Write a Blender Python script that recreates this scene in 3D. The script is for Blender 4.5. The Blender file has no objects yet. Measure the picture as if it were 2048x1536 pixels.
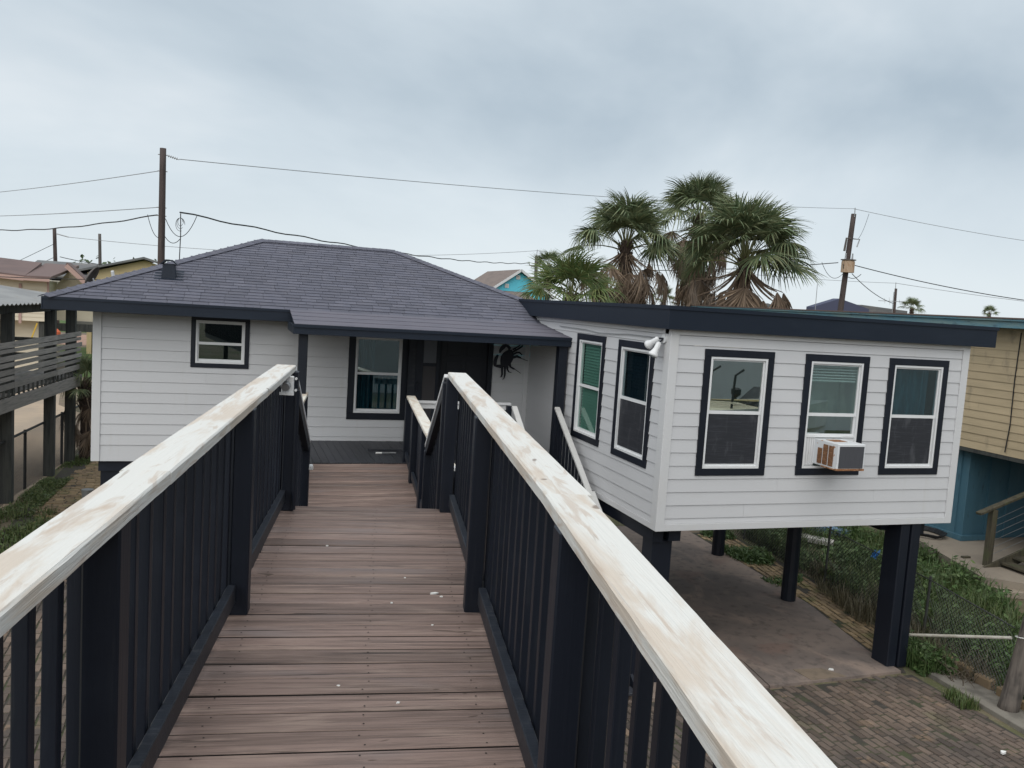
import bpy, bmesh, math, random
from mathutils import Vector, Matrix
random.seed(11)
R = math.radians
S = bpy.context.scene
COL = S.collection
rnd = random.random
uni = random.uniform

# ------------------------------------------------------------------ camera
def cam_matrix(yaw, pitch, roll):
    f = Vector((math.sin(yaw)*math.cos(pitch), math.cos(yaw)*math.cos(pitch), -math.sin(pitch)))
    r = Vector((math.cos(yaw), -math.sin(yaw), 0)); d = f.cross(r)
    c, s = math.cos(roll), math.sin(roll)
    r2 = c*r + s*d; d2 = -s*r + c*d
    u2, b2 = -d2, -f
    return Matrix(((r2.x, u2.x, b2.x), (r2.y, u2.y, b2.y), (r2.z, u2.z, b2.z))).to_4x4()
CAM = Vector((0, 0, 5.12))
cd = bpy.data.cameras.new('camera'); cam = bpy.data.objects.new('camera', cd); COL.objects.link(cam)
cam.matrix_world = Matrix.Translation(CAM) @ cam_matrix(.32474, .094734, -.063387)
cd.sensor_width = 36; cd.lens = 36*1673.9/2048; cd.clip_start = .05; cd.clip_end = 3000
S.camera = cam

# ------------------------------------------------------------------ world: overcast sky
SUN_EL = R(52)
SUN_DIR = Vector((-.52, -.70, 0)).normalized()*math.cos(SUN_EL) + Vector((0, 0, math.sin(SUN_EL)))
W = bpy.data.worlds.new('World'); S.world = W; W.use_nodes = True
nt = W.node_tree; nt.nodes.clear()
def N(t, **k):
    n = nt.nodes.new(t)
    for a, b in k.items(): setattr(n, a, b)
    return n
L = lambda a, b: nt.links.new(a, b)
out = N('ShaderNodeOutputWorld'); bg = N('ShaderNodeBackground'); bg2 = N('ShaderNodeBackground'); mixs = N('ShaderNodeMixShader')
sky = N('ShaderNodeTexSky'); sky.sky_type = 'NISHITA'; sky.sun_disc = False
sky.sun_elevation = SUN_EL; sky.sun_rotation = math.atan2(SUN_DIR.x, SUN_DIR.y)
L(sky.outputs[0], bg.inputs[0]); bg.inputs[1].default_value = .1
tc = N('ShaderNodeTexCoord'); sep = N('ShaderNodeSeparateXYZ'); L(tc.outputs['Generated'], sep.inputs[0])
zc = N('ShaderNodeMath', operation='MAXIMUM'); L(sep.outputs[2], zc.inputs[0]); zc.inputs[1].default_value = 0
za = N('ShaderNodeMath', operation='ADD'); L(zc.outputs[0], za.inputs[0]); za.inputs[1].default_value = .42
dx = N('ShaderNodeMath', operation='DIVIDE'); L(sep.outputs[0], dx.inputs[0]); L(za.outputs[0], dx.inputs[1])
dy = N('ShaderNodeMath', operation='DIVIDE'); L(sep.outputs[1], dy.inputs[0]); L(za.outputs[0], dy.inputs[1])
cmb = N('ShaderNodeCombineXYZ'); L(dx.outputs[0], cmb.inputs[0]); L(dy.outputs[0], cmb.inputs[1])
mp = N('ShaderNodeMapping'); mp.inputs['Rotation'].default_value = (0, 0, R(28)); mp.inputs['Scale'].default_value = (1.05, 1.5, 1); mp.inputs['Location'].default_value = (1.7, 4.4, 0); L(cmb.outputs[0], mp.inputs[0])
n1 = N('ShaderNodeTexNoise'); n1.inputs['Scale'].default_value = .75; n1.inputs['Detail'].default_value = 6; n1.inputs['Roughness'].default_value = .52; n1.inputs['Distortion'].default_value = .35; L(mp.outputs[0], n1.inputs[0])
rp = N('ShaderNodeValToRGB'); L(n1.outputs[0], rp.inputs[0])
rp.color_ramp.elements[0].position = .37; rp.color_ramp.elements[0].color = (.225, .270, .310, 1)
rp.color_ramp.elements[1].position = .64; rp.color_ramp.elements[1].color = (.425, .448, .465, 1)
e = rp.color_ramp.elements.new(.5); e.color = (.310, .352, .385, 1)
hz = N('ShaderNodeMapRange'); L(sep.outputs[2], hz.inputs[0]); hz.inputs[1].default_value = .0; hz.inputs[2].default_value = .25; hz.inputs[3].default_value = .92; hz.inputs[4].default_value = 0; hz.interpolation_type = 'SMOOTHSTEP'
mx = N('ShaderNodeMix', data_type='RGBA'); L(hz.outputs[0], mx.inputs[0]); L(rp.outputs[0], mx.inputs[6]); mx.inputs[7].default_value = (.398, .436, .460, 1)
L(mx.outputs[2], bg2.inputs[0]); bg2.inputs[1].default_value = 1.0
mixs.inputs[0].default_value = .96; L(bg.outputs[0], mixs.inputs[1]); L(bg2.outputs[0], mixs.inputs[2]); L(mixs.outputs[0], out.inputs[0])

sd = bpy.data.lights.new('sun', 'SUN'); sd.energy = 1.5; sd.angle = R(95); sd.color = (1, .965, .91)
sun = bpy.data.objects.new('sun', sd); COL.objects.link(sun)
sun.rotation_euler = (-SUN_DIR).to_track_quat('-Z', 'Y').to_euler(); sun.location = (0, 0, 40)
S.view_settings.view_transform = 'Standard'; S.view_settings.look = 'None'; S.view_settings.exposure = 0.95; S.view_settings.gamma = 1
S.view_settings.use_curve_mapping = False
S.render.engine = 'CYCLES'
S.cycles.use_denoising = True; S.cycles.max_bounces = 8; S.cycles.transparent_max_bounces = 16
S.cycles.caustics_reflective = False; S.cycles.caustics_refractive = False

# ------------------------------------------------------------------ materials
def mat(name, col, rough=.6, layers=(), bump=None, rand=0.0, metal=0.0, spec=.4, world=False):
    """layers: (scale xyz, detail, lo, hi, colour, factor[, distortion]) noise-masked colours; rand: brightness spread between pieces"""
    m = bpy.data.materials.new(name); m.use_nodes = True
    t = m.node_tree; nn, ll = t.nodes, t.links; nn.clear()
    o = nn.new('ShaderNodeOutputMaterial'); p = nn.new('ShaderNodeBsdfPrincipled'); ll.new(p.outputs[0], o.inputs[0])
    p.inputs['Roughness'].default_value = rough; p.inputs['Metallic'].default_value = metal
    p.inputs['Specular IOR Level'].default_value = spec
    g = nn.new('ShaderNodeNewGeometry'); oi = nn.new('ShaderNodeObjectInfo')
    add = nn.new('ShaderNodeMath'); add.operation = 'ADD'; ll.new(g.outputs['Random Per Island'], add.inputs[0]); ll.new(oi.outputs['Random'], add.inputs[1])
    fr = nn.new('ShaderNodeMath'); fr.operation = 'FRACT'; ll.new(add.outputs[0], fr.inputs[0])
    if world: vec = g.outputs['Position']
    else:
        c = nn.new('ShaderNodeTexCoord')
        ml = nn.new('ShaderNodeMath'); ml.operation = 'MULTIPLY'; ll.new(fr.outputs[0], ml.inputs[0]); ml.inputs[1].default_value = 37.0
        va = nn.new('ShaderNodeVectorMath'); va.operation = 'ADD'; ll.new(c.outputs['Object'], va.inputs[0]); ll.new(ml.outputs[0], va.inputs[1])
        vec = va.outputs[0]
    cur = nn.new('ShaderNodeRGB'); cur.outputs[0].default_value = (*col, 1); cur = cur.outputs[0]
    def noise(sc, det, dist=0):
        mpn = nn.new('ShaderNodeMapping'); mpn.inputs['Scale'].default_value = sc if hasattr(sc, '__len__') else (sc,)*3
        ll.new(vec, mpn.inputs[0]); n = nn.new('ShaderNodeTexNoise'); n.inputs['Scale'].default_value = 1; n.inputs['Detail'].default_value = det
        n.inputs['Roughness'].default_value = .6; n.inputs['Distortion'].default_value = dist
        ll.new(mpn.outputs[0], n.inputs[0]); return n.outputs[0]
    for lay in layers:
        sc, det, lo, hi, c2, fac = lay[:6]
        n = noise(sc, det, lay[6] if len(lay) > 6 else 0)
        mr = nn.new('ShaderNodeMapRange'); ll.new(n, mr.inputs[0]); mr.inputs[1].default_value = lo; mr.inputs[2].default_value = hi; mr.inputs[4].default_value = fac
        mr.interpolation_type = 'SMOOTHSTEP'
        mxn = nn.new('ShaderNodeMix'); mxn.data_type = 'RGBA'; ll.new(mr.outputs[0], mxn.inputs[0]); ll.new(cur, mxn.inputs[6]); mxn.inputs[7].default_value = (*c2, 1)
        cur = mxn.outputs[2]
    if rand:
        mr = nn.new('ShaderNodeMapRange'); ll.new(fr.outputs[0], mr.inputs[0]); mr.inputs[3].default_value = 1-rand; mr.inputs[4].default_value = 1+rand
        h = nn.new('ShaderNodeVectorMath'); h.operation = 'SCALE'; ll.new(cur, h.inputs[0]); ll.new(mr.outputs[0], h.inputs['Scale']); cur = h.outputs[0]
    ll.new(cur, p.inputs['Base Color'])
    if bump:
        sc, det, st = bump
        b = nn.new('ShaderNodeBump'); b.inputs['Strength'].default_value = st; b.inputs['Distance'].default_value = .01
        ll.new(noise(sc, det), b.inputs['Height']); ll.new(b.outputs[0], p.inputs['Normal'])
    return m

def glass_mat(name, tint=(.75, .85, .85), refl=.3, rough=.01):
    m = bpy.data.materials.new(name); m.use_nodes = True; t = m.node_tree; nn, ll = t.nodes, t.links; nn.clear()
    o = nn.new('ShaderNodeOutputMaterial'); a = nn.new('ShaderNodeBsdfTransparent'); a.inputs[0].default_value = (*tint, 1)
    g = nn.new('ShaderNodeBsdfGlossy'); g.inputs['Roughness'].default_value = rough; g.inputs[0].default_value = (.92, 1, .97, 1)
    lw0 = nn.new('ShaderNodeLayerWeight'); lw0.inputs[0].default_value = .5; lw = nn.new('ShaderNodeMath'); lw.operation = 'POWER'; ll.new(lw0.outputs['Facing'], lw.inputs[0]); lw.inputs[1].default_value = 5.0
    ad = nn.new('ShaderNodeMath'); ad.operation = 'ADD'; ad.use_clamp = True; ll.new(lw.outputs[0], ad.inputs[0]); ad.inputs[1].default_value = refl
    mxs = nn.new('ShaderNodeMixShader'); ll.new(ad.outputs[0], mxs.inputs[0]); ll.new(a.outputs[0], mxs.inputs[1]); ll.new(g.outputs[0], mxs.inputs[2]); ll.new(mxs.outputs[0], o.inputs[0])
    return m

def leaf_mat(name, col, col2, trans=.25, scale=(3, 3, 3), rand=.2):
    m = mat(name, col, .5, [(scale, 3, .4, .65, col2, 1)], rand=rand)
    t = m.node_tree; p = [n for n in t.nodes if n.type == 'BSDF_PRINCIPLED'][0]; o = [n for n in t.nodes if n.type == 'OUTPUT_MATERIAL'][0]
    tr = t.nodes.new('ShaderNodeBsdfTranslucent'); src = p.inputs['Base Color'].links[0].from_socket; t.links.new(src, tr.inputs[0])
    mxs = t.nodes.new('ShaderNodeMixShader'); mxs.inputs[0].default_value = trans; t.links.new(p.outputs[0], mxs.inputs[1]); t.links.new(tr.outputs[0], mxs.inputs[2]); t.links.new(mxs.outputs[0], o.inputs[0])
    return m

M = {}
M['siding'] = mat('white siding paint', (.525, .53, .545), .5, [(.9, 4, .45, .75, (.475, .48, .495), .5), ((2, 2, 9), 5, .6, .8, (.50, .49, .48), .3), ((7, 7, .5), 5, .58, .78, (.46, .45, .43), .35)], bump=((4, 4, 30), 3, .04), rand=.012, world=True)
M['trimwhite'] = mat('white trim paint', (.555, .56, .57), .45, [(1.5, 4, .5, .8, (.55, .54, .53), .5)], world=True)
M['vinyl'] = mat('white vinyl', (.66, .67, .68), .35, [(3, 3, .55, .8, (.6, .6, .59), .4)], world=True)
M['black'] = mat('black paint', (.0075, .0102, .0175), .45, [((3, 3, 3), 4, .5, .75, (.013, .017, .027), .6), ((40, 40, 2), 4, .6, .75, (.026, .028, .033), .35)], bump=((70, 70, 3), 3, .12), rand=.14, spec=.32)
M['blackworn'] = mat('worn black paint', (.010, .013, .02), .5, [((6, 45, 6), 5, .52, .7, (.036, .038, .045), .7), ((2, 2, 2), 3, .5, .7, (.018, .024, .036), .7)], bump=((5, 70, 70), 3, .2), rand=.12)
M['navy'] = mat('blue black fascia', (.0095, .0150, .026), .45, [((1.2, 1.2, 3), 4, .45, .75, (.014, .021, .034), .6)], bump=((2, 2, 12), 3, .05), world=True, spec=.28)
M['porchfloor'] = mat('charcoal porch boards', (.03, .032, .04), .5, [((25, 2, 25), 4, .5, .75, (.06, .06, .068), .6)], bump=((60, 3, 60), 3, .15), rand=.15)
M['deck'] = mat('weathered brown stain', (.215, .152, .130), .62, [((1.1, 22, 8), 6, .42, .62, (.128, .090, .076), .9, 1.2), ((1.3, 8, 4), 4, .5, .7, (.278, .208, .174), .8, .8), ((.8, 3.0, 2), 3, .50, .70, (.185, .150, .142), .85), ((.9, 55, 10), 5, .585, .65, (.048, .034, .030), .9, .9), ((2.0, 150, 10), 3, .56, .70, (.10, .074, .064), .75, .5), ((5, 16, 5), 1, .735, .765, (.06, .040, .03), .8, .6)], bump=((1.6, 80, 20), 5, .5), rand=.22)
M['deckedge'] = mat('shade and dirt plank edge', (.022, .017, .016), .9)  # gap shade and dirt between planks, painted into their side faces
M['cap'] = mat('worn white rail paint', (.625, .618, .588), .5, [((8, 1.3, 8), 6, .49, .62, (.525, .445, .365), .85, .5), ((18, 2.6, 18), 6, .535, .65, (.46, .37, .295), .65, .9), ((130, 2.2, 130), 4, .58, .74, (.53, .50, .46), .6, .3), ((40, 1.6, 40), 4, .64, .70, (.36, .31, .26), .7, .8), ((9, 7, 9), 1, .77, .80, (.16, .11, .08), .8)], bump=((100, 2.0, 100), 5, .4))
M['capside'] = M['cap']
M['caplow'] = mat('dirty cream rail paint', (.68, .655, .59), .5, [((9, 3, 9), 5, .45, .62, (.53, .44, .35), .75), ((70, 3, 60), 4, .6, .8, (.4, .37, .32), .4)], bump=((70, 3, 60), 4, .2))
M['capgrey'] = mat('grey white rail paint', (.52, .52, .51), .5, [((5, 5, 5), 4, .5, .75, (.42, .41, .4), .5)])
M['shingle'] = mat('charcoal shingles', (.092, .095, .124), .85, [((4, 4, 4), 5, .4, .7, (.122, .121, .148), .7), ((160, 160, 160), 2, .45, .7, (.06, .062, .08), .7)], bump=((150, 150, 150), 2, .35), rand=.13)
M['rollroof'] = mat('rolled asphalt roofing', (.118, .113, .14), .8, [((1.5, 3, 3), 4, .45, .7, (.09, .091, .118), .9), ((120, 120, 120), 2, .45, .7, (.09, .085, .1), .5)], bump=((120, 120, 120), 2, .2), rand=.05)
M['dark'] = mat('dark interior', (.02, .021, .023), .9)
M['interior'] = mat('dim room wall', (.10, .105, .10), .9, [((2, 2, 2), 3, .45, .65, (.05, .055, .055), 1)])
M['screen'] = mat('grey insect screen', (.021, .023, .029), .5, [((3, 3, 60), 5, .48, .66, (.038, .040, .049), .9, .5), ((7, 7, 2.2), 5, .52, .68, (.060, .063, .072), .8)], world=True)
M['glass'] = glass_mat('window glass', (.5, .6, .58), .42)
M['glasslow'] = glass_mat('dark window glass', (.55, .68, .72), .12)
M['glassmid'] = glass_mat('half mirrored window glass', (.8, .9, .88), .24)
M['glassclear'] = glass_mat('clear window glass', (.85, .95, .92), .03)
M['greenblind'] = mat('green blinds', (.125, .205, .18), .45, rand=.05)
M['whiteblind'] = mat('white blinds', (.78, .80, .82), .45)
M['blueblind'] = mat('dark blue blinds', (.012, .03, .045), .5)
M['curtain'] = mat('teal curtain', (.05, .14, .165), .8, [((30, 30, 2), 3, .45, .65, (.10, .26, .29), .9)])
M['reflroom'] = mat('room toned as reflection', (.42, .46, .43), .8, [((5, 5, 2), 4, .45, .65, (.22, .26, .25), .9)])  # pale room colour stands in for the bright reflection in the panes
M['door'] = mat('black door', (.0105, .012, .019), .4)
M['screendoor'] = mat('brown screen', (.045, .042, .045), .6)
M['greyglass'] = mat('grey obscured pane', (.10, .105, .12), .25)
M['metal'] = mat('grey galvanised metal', (.32, .33, .34), .45, [((8, 8, 8), 4, .5, .7, (.2, .2, .2), .6)], metal=.6)
M['whitemetal'] = mat('white enamel', (.66, .67, .68), .4, [((6, 6, 6), 4, .55, .75, (.5, .48, .45), .5)])
M['acwhite'] = mat('weathered white enamel', (.62, .64, .66), .4, [((9, 9, 9), 5, .60, .68, (.36, .17, .07), .9)], world=True)
M['accoil'] = mat('rusty coil fins', (.19, .105, .06), .8, [((40, 40, 4), 3, .5, .7, (.10, .055, .035), .8)])
M['acback'] = mat('grey condenser face', (.062, .064, .074), .6, [((200, 200, 5), 2, .45, .6, (.05, .052, .06), .8)])
M['rust'] = mat('rust', (.22, .10, .045), .85, [((25, 25, 25), 4, .45, .65, (.42, .23, .12), .8), ((12, 12, 12), 3, .5, .7, (.08, .045, .03), .7)], bump=((50, 50, 50), 3, .3))
M['lens'] = mat('frosted lamp lens', (.34, .37, .38), .15, [((60, 60, 60), 3, .5, .6, (.2, .23, .24), .6)])
M['crab'] = mat('black metal', (.012, .013, .022), .45)
M['cable'] = mat('black cable', (.016, .017, .02), .6)
M['greywire'] = mat('grey wire', (.22, .235, .25), .5)
M['pole'] = mat('weathered creosote pole', (.06, .045, .042), .85, [((9, 9, .8), 5, .45, .7, (.028, .022, .023), .9), ((30, 30, 1), 4, .55, .75, (.10, .082, .076), .6)], bump=((30, 30, 1), 4, .4))
M['polegrey'] = mat('grey pole wood', (.10, .09, .085), .85, [((9, 9, .8), 5, .45, .7, (.055, .05, .05), .9)])
M['woodgrey'] = mat('weathered grey boards', (.28, .265, .25), .85, [((2, 2, 30), 5, .42, .7, (.16, .157, .153), .9), ((1.5, 1.5, 2), 3, .5, .7, (.25, .24, .22), .7)], bump=((3, 3, 50), 4, .3), rand=.2, world=True)
M['wooddark'] = mat('dark weathered posts', (.055, .058, .054), .85, [((14, 14, 1), 5, .42, .7, (.02, .022, .024), .9), ((3, 3, .6), 4, .5, .7, (.07, .072, .062), .7)], world=True)
M['woodmoss'] = mat('mossy treated timber', (.085, .075, .05), .85, [((12, 12, 1.5), 5, .42, .7, (.04, .036, .028), .9), ((3, 3, 3), 4, .5, .7, (.075, .085, .04), .7)], bump=((30, 30, 3), 4, .3), world=True)
M['postwood'] = mat('old timber pile', (.135, .115, .10), .85, [((12, 12, .8), 5, .42, .7, (.05, .043, .04), .9), ((40, 40, 1.5), 4, .5, .75, (.20, .18, .16), .6), ((2.5, 2.5, 2), 3, .55, .7, (.035, .032, .03), .8)], bump=((30, 30, 1.5), 4, .6))
M['ground'] = mat('sandy soil and grass', (.16, .125, .09), .95, [(.35, 6, .42, .58, (.075, .085, .032), .9), (2.5, 5, .45, .7, (.10, .082, .06), .8), (20, 3, .5, .7, (.20, .17, .14), .4)], bump=((9, 9, 9), 5, .5), world=True)
M['lawn'] = mat('lawn', (.055, .105, .022), .95, [(.8, 6, .42, .62, (.085, .105, .03), .9), (6, 4, .45, .7, (.04, .075, .018), .6)], bump=((20, 20, 20), 4, .5), world=True)
M['drive'] = mat('tan concrete', (.36, .28, .205), .85, [(.25, 5, .42, .62, (.29, .235, .18), .9), (3, 5, .5, .75, (.22, .185, .15), .5)], bump=((12, 12, 12), 4, .1), world=True)
M['road'] = mat('reddish road', (.35, .22, .165), .9, [((.2, 3, 1), 4, .42, .62, (.26, .16, .12), .8)], world=True)
M['slab'] = mat('stained brown concrete', (.225, .178, .152), .8, [((.35, .6, 1), 6, .40, .62, (.135, .112, .102), .9, .6), ((1.3, .7, 1), 6, .48, .66, (.27, .208, .172), .85, .8), ((.9, .9, 1), 4, .55, .68, (.20, .135, .112), .75, .5), ((7, 7, 7), 5, .5, .72, (.05, .045, .043), .5), ((60, 60, 60), 2, .6, .7, (.16, .145, .13), .35)], bump=((18, 18, 18), 5, .12), world=True)
M['patch'] = mat('tan concrete patch', (.20, .155, .115), .85, [((6, 6, 6), 4, .45, .7, (.13, .105, .08), .8)], world=True)
M['brick'] = mat('weathered paving brick', (.140, .104, .082), .88, [((.55, .55, .55), 5, .40, .58, (.070, .058, .052), .9), ((9, 9, 9), 4, .45, .7, (.10, .08, .066), .6), ((2.2, 2.2, 2.2), 4, .56, .68, (.21, .145, .098), .65), ((.8, .8, .8), 3, .62, .72, (.095, .095, .05), .5)], bump=((28, 28, 28), 4, .35), rand=.3, world=True)
M['brickyellow'] = mat('yellow paving brick', (.255, .185, .105), .88, [((1.2, 1.2, 1.2), 4, .42, .62, (.16, .115, .075), .8), ((9, 9, 9), 4, .45, .7, (.19, .145, .095), .6), ((1.7, 1.7, 1.7), 3, .52, .66, (.12, .12, .045), .7)], bump=((28, 28, 28), 4, .35), rand=.28, world=True)
M['sandjoint'] = mat('dirty joint sand', (.045, .04, .034), .95, [((2, 2, 2), 4, .45, .65, (.05, .062, .024), .8), ((12, 12, 12), 3, .5, .7, (.075, .066, .055), .6)], bump=((40, 40, 40), 3, .4), world=True)
M['kerb'] = mat('old concrete kerb', (.19, .175, .15), .9, [((3, 3, 3), 5, .42, .66, (.10, .092, .08), .9)], bump=((30, 30, 30), 4, .3), world=True)
M['pad'] = mat('tan concrete pad', (.30, .255, .205), .85, [((.8, .8, .8), 5, .42, .66, (.235, .2, .165), .9), ((20, 20, 20), 4, .55, .72, (.2, .17, .14), .5)], world=True)
M['beige'] = mat('stained beige siding', (.45, .36, .235), .75, [((1.0, .8, 4), 5, .42, .64, (.39, .315, .205), .8), ((3, 3, 1.2), 5, .55, .72, (.22, .185, .135), .65)], bump=((3, 3, 40), 4, .1), rand=.07, world=True)
M['bluepaint'] = mat('faded blue paint', (.055, .135, .185), .65, [((2, 2, .7), 5, .45, .66, (.085, .17, .215), .8), ((8, 8, 2), 4, .6, .7, (.03, .055, .07), .7)], world=True)
M['bluefascia'] = mat('weathered blue fascia', (.10, .215, .27), .65, [((1.2, 1.2, 5), 5, .42, .62, (.17, .245, .24), .8), ((4, 4, 10), 5, .55, .7, (.05, .10, .14), .7)], world=True)
M['brownmetal'] = mat('brown drip edge', (.12, .085, .075), .6)
M['cream'] = mat('cream siding', (.62, .56, .44), .7, [((.8, .8, 2), 4, .45, .65, (.56, .5, .39), .6)], world=True)
M['yellow'] = mat('yellow siding', (.60, .475, .27), .7, [((.8, .8, 2), 4, .45, .65, (.54, .42, .23), .6)], world=True)
M['turq'] = mat('turquoise siding', (.10, .48, .60), .6, [((.8, .8, 2), 4, .45, .65, (.09, .44, .56), .6)], world=True)
M['pinkroof'] = mat('red brown roof', (.145, .10, .092), .7, [((.6, .6, 3), 4, .45, .65, (.115, .082, .078), .8)], world=True)
M['pinktrim'] = mat('pink trim', (.40, .27, .235), .7)
M['brownroof'] = mat('brown shingle roof', (.175, .14, .125), .85, [((.6, .6, 3), 4, .45, .65, (.14, .115, .105), .8)], world=True)
M['greyroof'] = mat('grey far roof', (.115, .12, .125), .85, [((.6, .6, 3), 4, .45, .65, (.16, .155, .15), .8)], world=True)
M['blueroof'] = mat('dark blue far roof', (.055, .062, .105), .8)
M['tin'] = mat('corrugated metal roofing', (.30, .30, .295), .5, [((.7, .7, .7), 5, .42, .62, (.22, .22, .22), .8), ((6, 6, 1), 4, .6, .72, (.26, .2, .15), .5)], metal=.35, world=True)
M['whitepipe'] = mat('white plastic pipe', (.50, .48, .43), .5, [((4, 4, 4), 3, .45, .65, (.36, .33, .27), .8)])
M['chain'] = mat('dull galvanised wire', (.06, .063, .06), .6, metal=.4)
M['chaindark'] = mat('dark fence pipe', (.02, .021, .022), .6)
M['bluebag'] = mat('blue plastic', (.03, .17, .42), .4)
M['orange'] = mat('orange plastic', (.62, .13, .05), .5)
M['yellowplastic'] = mat('yellow plastic', (.55, .36, .05), .5)
M['xformer'] = mat('rusty beige tank', (.36, .26, .18), .6, [((4, 4, 2), 4, .5, .66, (.28, .17, .10), .9)])
M['hdpe'] = mat('pale boards', (.50, .49, .46), .7, [((3, 3, 3), 4, .45, .65, (.33, .33, .32), .8)], world=True)
M['bluehull'] = mat('faded blue board', (.13, .22, .33), .6, [((3, 3, 3), 4, .5, .66, (.36, .4, .45), .8)], world=True)
M['palm'] = leaf_mat('palm leaf', (.088, .126, .062), (.17, .185, .095), .2, (2, 2, 2), .28)
M['palmyoung'] = leaf_mat('pale palm leaf', (.085, .135, .045), (.15, .165, .06), .25, (2, 2, 2), .25)
M['palmdead'] = leaf_mat('dead palm leaf', (.27, .205, .15), (.17, .13, .10), .15, (2, 2, 2), .3)
M['petiole'] = mat('palm leaf stalk', (.12, .125, .05), .5, rand=.25)
M['petioledead'] = mat('dead leaf stalk', (.16, .115, .08), .7, rand=.3)
M['palmtrunk'] = mat('palm trunk fibre', (.075, .052, .04), .9, [((10, 10, 6), 5, .42, .66, (.03, .022, .02), .9)], bump=((12, 12, 10), 4, .8))
M['weed'] = leaf_mat('weed leaf', (.062, .115, .036), (.115, .165, .062), .3, (1.2, 1.2, 1.2), .35)
M['grassblade'] = leaf_mat('grass blade', (.075, .12, .038), (.135, .15, .062), .3, (1.2, 1.2, 1.2), .35)
M['drygrass'] = leaf_mat('dry stems', (.15, .135, .085), (.09, .08, .05), .2, (1.2, 1.2, 1.2), .3)
M['twig'] = mat('dry twigs', (.10, .08, .06), .9, rand=.3)
M['fartree'] = leaf_mat('far foliage', (.035, .06, .028), (.06, .085, .035), .2, (1, 1, 1), .3)
M['paint'] = mat('white paint chip', (.72, .72, .70), .6)

# ------------------------------------------------------------------ mesh helpers
ORG = {}
def org(o): return ORG.get(o.name, Vector((0, 0, 0))) if o else Vector((0, 0, 0))

class MB:
    def __init__(s, X=None): s.v, s.f, s.X = [], [], X
    def add(s, vs, fs):
        b = len(s.v); X = s.X
        s.v += [tuple(X @ Vector(p)) if X is not None else tuple(p) for p in vs]
        s.f += [tuple(i+b for i in f) for f in fs]; return s
    def box(s, x0, x1, y0, y1, z0, z1):
        return s.add([(x0, y0, z0), (x1, y0, z0), (x1, y1, z0), (x0, y1, z0), (x0, y0, z1), (x1, y0, z1), (x1, y1, z1), (x0, y1, z1)],
                     [(3, 2, 1, 0), (4, 5, 6, 7), (0, 1, 5, 4), (1, 2, 6, 5), (2, 3, 7, 6), (3, 0, 4, 7)])
    def hexa(s, p): return s.add(p, [(3, 2, 1, 0), (4, 5, 6, 7), (0, 1, 5, 4), (1, 2, 6, 5), (2, 3, 7, 6), (3, 0, 4, 7)])
    def beam(s, a, b, w, h, up=(0, 0, 1)):
        a, b = Vector(a), Vector(b); d = (b-a).normalized(); up = Vector(up)
        x = d.cross(up).normalized()*(w/2); z = x.cross(d).normalized()*(h/2)
        return s.hexa([a-x-z, b-x-z, b+x-z, a+x-z, a-x+z, b-x+z, b+x+z, a+x+z][0:8] if False else [a-x-z, a+x-z, b+x-z, b-x-z, a-x+z, a+x+z, b+x+z, b-x+z])
    def tube(s, pts, r, n=6, caps=True):
        pts = [Vector(p) for p in pts]; rr = r if hasattr(r, '__len__') else [r]*len(pts)
        vs, fs = [], []; prev = None
        for i, p in enumerate(pts):
            d = (pts[min(i+1, len(pts)-1)]-pts[max(i-1, 0)]).normalized()
            if prev is None: prev = d.orthogonal().normalized()
            x = (prev-d*prev.dot(d)); x = x.normalized() if x.length > 1e-6 else d.orthogonal().normalized(); prev = x; y = d.cross(x)
            for k in range(n):
                a = 2*math.pi*k/n; vs.append(p+x*math.cos(a)*rr[i]+y*math.sin(a)*rr[i])
        for i in range(len(pts)-1):
            for k in range(n):
                fs.append((i*n+k, i*n+(k+1) % n, (i+1)*n+(k+1) % n, (i+1)*n+k))
        if caps: fs.append(tuple(reversed(range(n)))); fs.append(tuple((len(pts)-1)*n+k for k in range(n)))
        return s.add(vs, fs)
    def prism(s, poly, y0, y1):
        """poly in (x,z), extruded along y"""
        n = len(poly); vs = [(x, y0, z) for x, z in poly]+[(x, y1, z) for x, z in poly]
        return s.add(vs, [tuple(range(n)), tuple(reversed(range(n, 2*n)))]+[(i, i+n, (i+1) % n+n, (i+1) % n) for i in range(n)])
    def slab(s, poly, z0, z1):
        n = len(poly); vs = [(x, y, z0) for x, y in poly]+[(x, y, z1) for x, y in poly]
        return s.add(vs, [tuple(reversed(range(n))), tuple(range(n, 2*n))]+[(i, (i+1) % n, (i+1) % n+n, i+n) for i in range(n)])
    def mesh(s, name, m, bevel=0, smooth=False):
        me = bpy.data.meshes.new(name); me.from_pydata(s.v, [], s.f); me.update()
        bm = bmesh.new(); bm.from_mesh(me); bmesh.ops.recalc_face_normals(bm, faces=bm.faces)
        if bevel: bmesh.ops.bevel(bm, geom=list(bm.edges), offset=bevel, segments=1, affect='EDGES', clamp_overlap=True)
        bm.to_mesh(me); bm.free()
        if m: me.materials.append(M[m] if isinstance(m, str) else m)
        if smooth:
            for p in me.polygons: p.use_smooth = True
        return me
    def raw(s, name, m):
        me = bpy.data.meshes.new(name); me.from_pydata(s.v, [], s.f); me.update(); me.materials.append(M[m]); return me
    def build(s, name, m, parent=None, bevel=0, smooth=False, center=True, label=None, raw=False):
        """vertices are world (or, under a rotated thing, thing-local) coordinates"""
        c = Vector((0, 0, 0))
        if center and s.v:
            lo = [min(p[i] for p in s.v) for i in range(3)]; hi = [max(p[i] for p in s.v) for i in range(3)]
            c = Vector([(a+b)/2 for a, b in zip(lo, hi)]); s.v = [(p[0]-c.x, p[1]-c.y, p[2]-c.z) for p in s.v]
        me = s.raw(name, m) if raw else s.mesh(name, m, bevel, smooth)
        return put(name, me, parent, c, label=label)

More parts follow.
